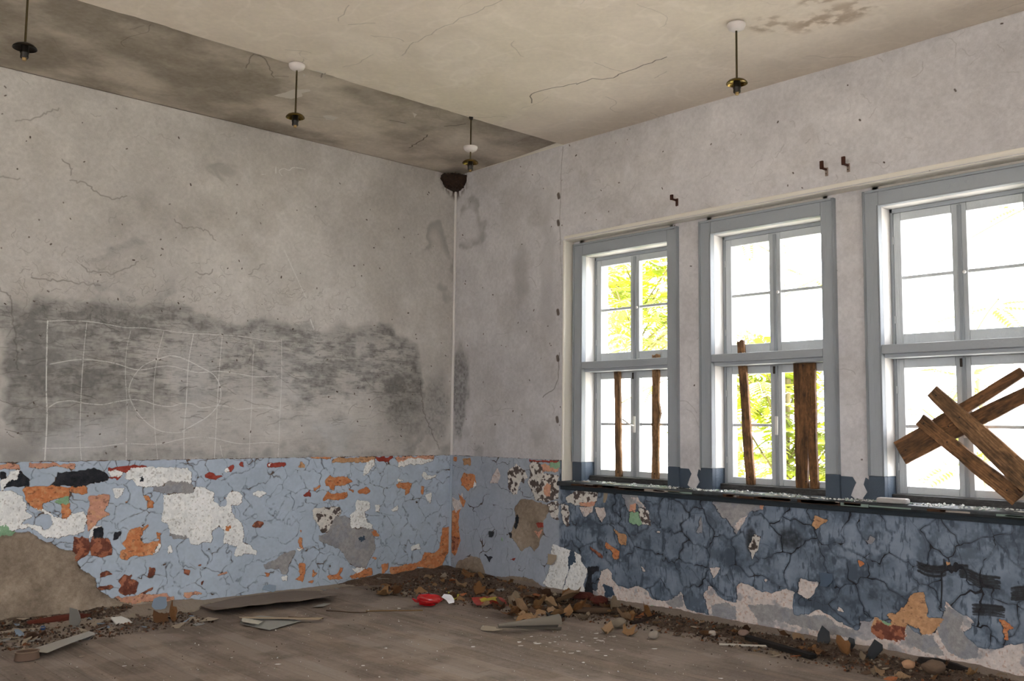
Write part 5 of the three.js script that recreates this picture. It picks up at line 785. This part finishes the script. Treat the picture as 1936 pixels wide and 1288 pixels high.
{ const t = thing('tin_can', 'crushed brown tin lying at the end of the plastic sheet', 'tin', [-4.2, 0.004, 1.12]); part('side', new THREE.CylinderGeometry(0.055, 0.06, 0.06, 18, 1, true).translate(0, 0.03, 0), std(0x6a5546, 0.6, { metalness: 0.3, side: THREE.DoubleSide }), t); part('bottom', new THREE.CircleGeometry(0.058, 18).rotateX(-Math.PI / 2).translate(0, 0.004, 0), std(0x4a3a30, 0.7), t); part('rim', new THREE.TorusGeometry(0.056, 0.004, 6, 20).rotateX(Math.PI / 2).translate(0, 0.06, 0), std(0x8a7664, 0.5, { metalness: 0.4 }), t); t.scale.set(1.2, 0.8, 0.9); }
drop('paint_chip', chipGeos[1], chipMats.white, 'bright white plaster chip below the brown plaster patch', 'chip', undefined, -3.36, 0.42, 0.075, { rx: 0.4 });
{ const m = solo('bottle_cap', new THREE.CylinderGeometry(0.016, 0.018, 0.014, 14), std(0x1d3f6e, 0.4), 'small blue bottle cap in the dirt below the brown plaster patch', 'cap', [-3.86, ground(-3.86, 0.28) + 0.01, 0.28]); m.rotation.x = 0.5; }
{ const g = crumple(0.42, 0.06, 0.045, 7, 16); const m = solo('brick_shard', g, std(0x5e2819, 0.9), 'long red brick edge showing at the foot of the brown plaster patch', 'brick', [-3.7, ground(-3.7, 0.16) - 0.005, 0.16]); void m; }
// ---- the many: leaves, chips and crumbs nobody would tell apart
const near = (zone) => zone === 'window' ? (() => { const z = 0.3 + 5 * Math.pow(rnd(), 1.2), w = 0.5 + 0.6 * (1 - smooth(0.4, 3.4, z)); return [-0.1 - w * rnd() * 1.02, z]; })() : zone === 'chalk' ? (() => { const x = -2.85 - rnd() * 1.6; return [x, 0.06 + Math.pow(rnd(), 1.4) * 0.75]; })() : [-0.5 - rnd() * 3.9, 0.8 + rnd() * 3.6];
const spot = (x, z) => (z < 1.5 && x > -1.5 ? 'in the room corner' : z < 2.95 ? 'below the slatted window' : z < 4.25 ? 'below the split plank' : 'below the crossed boards') + (x > -0.3 ? ', against the kerb' : x < -0.7 ? ', outer dirt edge' : '');
const along = (x) => (x < -4.0 ? 'near the crushed tin' : x < -3.6 ? 'under the brown plaster patch' : x < -3.2 ? 'beside the grey spiky flake' : 'beside the leaf ball');
const leafWords = ['tan', 'orange-brown', 'dark orange', 'pale', 'greyish', 'dark brown'], chipWords = { white: 'white', cream: 'cream', grey: 'grey', blue: 'light blue', dark: 'dark blue', orange: 'orange', brown: 'brown' };
for (let k = 0; k < 95; k++) { const [x, z] = near('window'), i = Math.floor(rnd() * 9), c = Math.floor(rnd() * 6), r = rr(0.03, 0.075); drop('dry_leaf', leafGeos[i], leafMats[c], (r > 0.052 ? '' : 'small ') + leafWords[c] + ' dry leaf in the dirt ' + spot(x, z), 'leaf', 'dry leaves along the window wall', x, z, r, { rx: rr(-0.4, 0.4), rz: rr(-0.4, 0.4) }); }
for (let k = 0; k < 34; k++) { const x = rr(-1.1, -0.35), z = rr(1.55, 2.5), c = Math.floor(rnd() * 6), r = rr(0.055, 0.1); drop('dry_leaf', leafGeos[Math.floor(rnd() * 9)], leafMats[c], 'big ' + leafWords[c] + ' leaf in the leaf heap ' + (x > -0.6 ? 'by the thick branch' : z < 2 ? 'behind the snack bag' : 'around the black rag'), 'leaf', 'leaf heap under the corner window', x, z, r, { rx: rr(-0.5, 0.5), rz: rr(-0.5, 0.5), lift: rr(0, 0.03) }); }
for (let k = 0; k < 82; k++) { const [x, z] = near('window'), c = pick(['cream', 'cream', 'grey', 'brown', 'brown', 'brown', 'orange']), r = rr(0.015, 0.045); drop('paint_chip', pick(chipGeos), chipMats[c], (r > 0.03 ? 'larger ' : 'small ') + chipWords[c] + ' plaster chip ' + spot(x, z), 'chip', 'chips along the window wall', x, z, r, { flat: 0.7, rx: rr(-0.3, 0.3), rz: rr(-0.3, 0.3) }); }
for (let k = 0; k < 86; k++) { const [x, z] = near('chalk'), c = pick(['cream', 'grey', 'grey', 'brown', 'cream', 'blue']), r = rr(0.02, 0.06); drop('paint_chip', pick(chipGeos), chipMats[c], (r > 0.04 ? 'larger ' : 'small ') + chipWords[c] + ' chip in chalk wall dirt ' + along(x) + (z > 0.4 ? ', outer edge' : ', by the wall'), 'chip', 'chips along the chalk wall', x, z, r, { flat: 0.7, rx: rr(-0.4, 0.4), rz: rr(-0.4, 0.4) }); }
for (let k = 0; k < 30; k++) { const x = rr(-2.9, -0.7), z = rr(0.05, 0.16), c = pick(['grey', 'brown', 'cream', 'blue']); drop('paint_chip', pick(chipGeos), chipMats[c], 'small ' + chipWords[c] + ' chip at the foot of the chalk wall ' + (x < -2.3 ? 'behind the newspaper' : x < -1.65 ? 'behind the lifted floor sheet' : 'between lifted sheet and corner'), 'chip', 'chips behind the lifted sheet', x, z, rr(0.015, 0.04), { flat: 0.7 }); }
for (let k = 0; k < 40; k++) { const [x, z] = near('floor'), c = pick(['white', 'white', 'cream']); drop('paint_chip', pick(chipGeos), chipMats[c], 'tiny ' + chipWords[c] + ' paint chip on the open boards ' + (x < -3 ? 'before the chalk drawing' : x < -1.9 ? 'in front of the newspaper' : 'in front of the leaf heap'), 'chip', 'white chips on the open boards', x, z, rr(0.008, 0.02), { flat: 0.5, rx: 0, rz: 0 }); }
for (let k = 0; k < 42; k++) { const x = -1.3 + (rnd() + rnd() - 1) * 0.45, z = 2.98 + (rnd() + rnd() - 1) * 0.5; drop('paint_chip', pick(chipGeos), k % 3 ? chipMats.pale : chipMats.white, 'thin pale plaster flake trodden on to the boards before the paper cone, ' + (x < -1.3 ? 'outer side' : 'inner side'), 'chip', 'trodden flakes before the leaf heap', x, z, rr(0.006, 0.024), { flat: 0.12, rx: 0, rz: 0, lift: 0.0005 }); }
function crumbs(name, label, n, place, sizes, cols) {
  const im = new THREE.InstancedMesh(new THREE.IcosahedronGeometry(1, 0), std(0xffffff, 0.95), n), M = new THREE.Matrix4(), c = new THREE.Color(); im.name = name; im.userData = { kind: 'stuff', label, category: 'crumbs' };
  for (let i = 0; i < n; i++) { const [x, z, y] = place(), s = rr(...sizes); M.compose(new THREE.Vector3(x, (y ?? ground(x, z)) + s * 0.2, z), new THREE.Quaternion().setFromEuler(new THREE.Euler(rr(0, 3), rr(0, 3), rr(0, 3))), new THREE.Vector3(s * rr(0.8, 1.6), s * rr(0.3, 0.7), s)); im.setMatrixAt(i, M); im.setColorAt(i, c.set(pick(cols))); }
  im.castShadow = im.receiveShadow = true; scene.add(im);
}
crumbs('plaster_crumbs', 'tiny crumbs of plaster, bark and leaf in the dirt', 5200, () => (rnd() < 0.62 ? near('window') : near('chalk')), [0.003, 0.012], [0x5a4838, 0x4a382b, 0x6b5c4e, 0x8a7d6c, 0x3a2c22, 0x6b4228, 0x4f4034, 0x2f241c]);
crumbs('floor_grit', 'tiny pale grit scattered over the boards', 550, () => near('floor'), [0.002, 0.005], [0xd8d6d0, 0xb9b2a6, 0x5a4a3c, 0xcac4ba]);
crumbs('sill_flakes', 'small pale paint flakes and dust strewn on the sill', 800, () => (() => { let x, z; do { x = rr(-0.03, 0.19); z = rr(RECESS + 0.01, 5.5); } while (fbm(x * 14, z * 9, 3) < 0.5); return [x, z, SILL + 0.004]; })(), [0.004, 0.012], [0xe0e2e0, 0xc4c9c6, 0x9fb0a6, 0xf0f0ee, 0x8a8f90]);
let sc; for (let k = 0; k < 60; k++) { const z = rr(RECESS + 0.03, 5.4), x = rr(-0.02, 0.08), m = solo('sill_chip', pick(chipGeos), chipMats[(sc = pick(['white', 'white', 'cream', 'grey']))], 'small ' + sc + ' paint flake on the long sill ' + (z < 2.75 ? 'under the slatted corner window' : z < 2.96 ? 'at the first pier' : z < 4.12 ? 'under the split-plank window' : z < 4.33 ? 'at the second pier' : 'under the crossed boards'), 'paint flake', [x, SILL + 0.007, z], 'paint flakes on the sill'); const s = rr(0.12, 0.3); m.scale.set(s, s * 0.4, s); m.rotation.y = rr(0, 6.28); }
{ const m = solo('plaster_block', rbox(-0.035, 0.035, 0, 0.035, -0.1, 0.1, 0.012), std(0xdad6d2, 0.85, { bumpMap: grainTex, bumpScale: 0.006 }), 'white plaster block lying on the sill before the crossed boards', 'block', [0.0, SILL + 0.006, 4.545]); m.rotation.y = 0.06; }

// curls of paint still hanging on the walls
function curlGeo(w, h, bend) { const g = new THREE.PlaneGeometry(w, h, 6, 8), p = g.attributes.position; for (let i = 0; i < p.count; i++) { const t = (p.getY(i) + h / 2) / h, k = 0.6 + 0.4 * vn(p.getX(i) * 40 + w * 99, h * 70); p.setXYZ(i, p.getX(i) * (1 - 0.5 * (1 - t) ** 2) + 0.012 * vn(t * 6, w * 50), p.getY(i) + bend * 0.3 * (1 - t) ** 2, bend * (1 - t) ** 2 * k); } g.computeVertexNormals(); return g; }
for (const [z, y, w, h, b, mat] of [[1.43, 0.27, 0.11, 0.1, 0.05, chipMats.cream], [2.06, 0.87, 0.05, 0.13, 0.03, chipMats.cream], [4.06, 0.42, 0.1, 0.1, 0.04, mPaintR], [0.62, 0.42, 0.08, 0.06, 0.02, chipMats.dark]]) { const m = part('paint_curl', curlGeo(w, h, b), mat === mPaintR ? std(0x4a5c70, 0.5, { side: THREE.DoubleSide }) : mat, wallRight); m.position.set(-0.007, y, z); m.rotation.y = -Math.PI / 2; }

// ------------------------------------------------------------------ outside: yard and leafy young trees
solo('yard_ground', new THREE.PlaneGeometry(90, 90, 1, 1).rotateX(-Math.PI / 2), std(0x9c9a96, 0.95), 'sunlit dry yard outside the windows', 'ground', [0, -0.78, 4]).userData.kind = 'structure';
const leafMat = (c, t) => phys(new THREE.Color().setRGB(...c), 0.9, { transmission: t, thickness: 0, side: THREE.DoubleSide });
const greens = [leafMat([0.36, 0.42, 0.004], 0.5), leafMat([0.28, 0.36, 0.003], 0.5), leafMat([0.42, 0.46, 0.008], 0.5)], mStem = std(0x7a7048, 0.8), mBark = std(0x9a8c78, 0.9);
function frondGeo(len, pairs, lw) { // pinnate leaf along +x, drooping
  const P = [], I = [], at = (t) => [len * t, -len * 0.28 * t * t, 0]; let k = 0;
  const leaflet = (o, dir, l) => { const [dx, dz] = dir, nx = -dz * lw, nz = dx * lw; P.push(...o, o[0] + dx * l * 0.45 + nx * l, o[1] - 0.01, o[2] + dz * l * 0.45 + nz * l, o[0] + dx * l, o[1] - l * 0.3, o[2] + dz * l, o[0] + dx * l * 0.45 - nx * l, o[1] - 0.012, o[2] + dz * l * 0.45 - nz * l); I.push(k, k + 1, k + 2, k, k + 2, k + 3); k += 4; };
  for (let i = 0; i < pairs; i++) { const t = 0.2 + 0.78 * i / (pairs - 1), l = len * 0.27 * (1 - 0.5 * Math.abs(t - 0.45)); for (const s of [-1, 1]) leaflet(at(t), [0.45, s * 0.89], l); } leaflet(at(1), [1, 0], len * 0.2);
  for (let i = 0; i < 6; i++) { const [x0, y0] = at(i / 6), [x1, y1] = at((i + 1) / 6), r = 0.0035; P.push(x0, y0, -r, x0, y0, r, x1, y1, r, x1, y1, -r); I.push(k, k + 1, k + 2, k, k + 2, k + 3); k += 4; }
  const g = new THREE.BufferGeometry(); g.setAttribute('position', new THREE.Float32BufferAttribute(P, 3)); g.setIndex(I); g.computeVertexNormals(); return g;
}
const fronds = [frondGeo(0.55, 9, 0.2), frondGeo(0.45, 8, 0.24), frondGeo(0.65, 11, 0.18)];
function tree(x, z, h, n, y0, spread, mats, label) {
  const t = thing('young_tree', label, 'tree', [x, -0.75, z], 'young trees outside the windows'); h += 0.75; y0 += 0.75;
  part('trunk', new THREE.TubeGeometry(new THREE.CatmullRomCurve3([0, 0.35, 0.7, 1].map((k) => new THREE.Vector3(rr(-0.1, 0.1) * k, h * k, rr(-0.1, 0.1) * k))), 10, 0.03, 7), mBark, t);
  for (let b = 0; b < Math.ceil(n / 7); b++) {
    const y = mix(y0, h, (b + rnd() * 0.7) / Math.ceil(n / 7)), a = rr(0, 6.28), l = spread * rr(0.5, 1), e = new THREE.Vector3(Math.cos(a) * l, y + rr(0.1, 0.35), Math.sin(a) * l), s = new THREE.Vector3(0, y - 0.25, 0), br = part('branch', new THREE.TubeGeometry(new THREE.QuadraticBezierCurve3(s, new THREE.Vector3(e.x * 0.5, y, e.z * 0.5), e), 6, 0.01, 5), mStem, t); void br;
    for (let k = 0; k < 7; k++) { const q = rr(0.45, 1), f = part('frond', pick(fronds), pick(mats), t); f.position.set(mix(0, e.x, q), mix(y - 0.1, e.y, q), mix(0, e.z, q)); f.rotation.set(rr(-0.3, 0.3), rr(0, 6.28), rr(-0.35, 0.5)); const sc = rr(0.75, 1.15); f.scale.set(sc, sc, sc); }
  }
}
tree(2.6, 0.25, 3.5, 168, 2.3, 0.72, greens, 'leafy yellow-green tree seen through the panes nearest the corner');
tree(3.6, -0.9, 4.2, 42, 2.0, 0.9, greens, 'leafy tree farther out behind the corner window');
tree(2.0, 2.55, 2.15, 182, 0.75, 0.6, greens, 'low leafy sapling behind the lower panes of the split-plank window');
tree(3.4, 1.15, 2.2, 70, 0.4, 0.5, greens, 'second low sapling behind the wide split plank');
tree(5.4, 0.4, 5.2, 28, 2.4, 1.0, greens, 'sparse tree behind the upper panes of the split-plank window');
tree(4.2, 3.5, 2.3, 28, 0.2, 0.8, greens, 'low sapling behind the crossed boards');
tree(6.4, 2.6, 5.4, 14, 2.4, 1.0, greens, 'sparse tree far behind the crossed-board window');
shade(scene);
renderer.render(scene, camera);
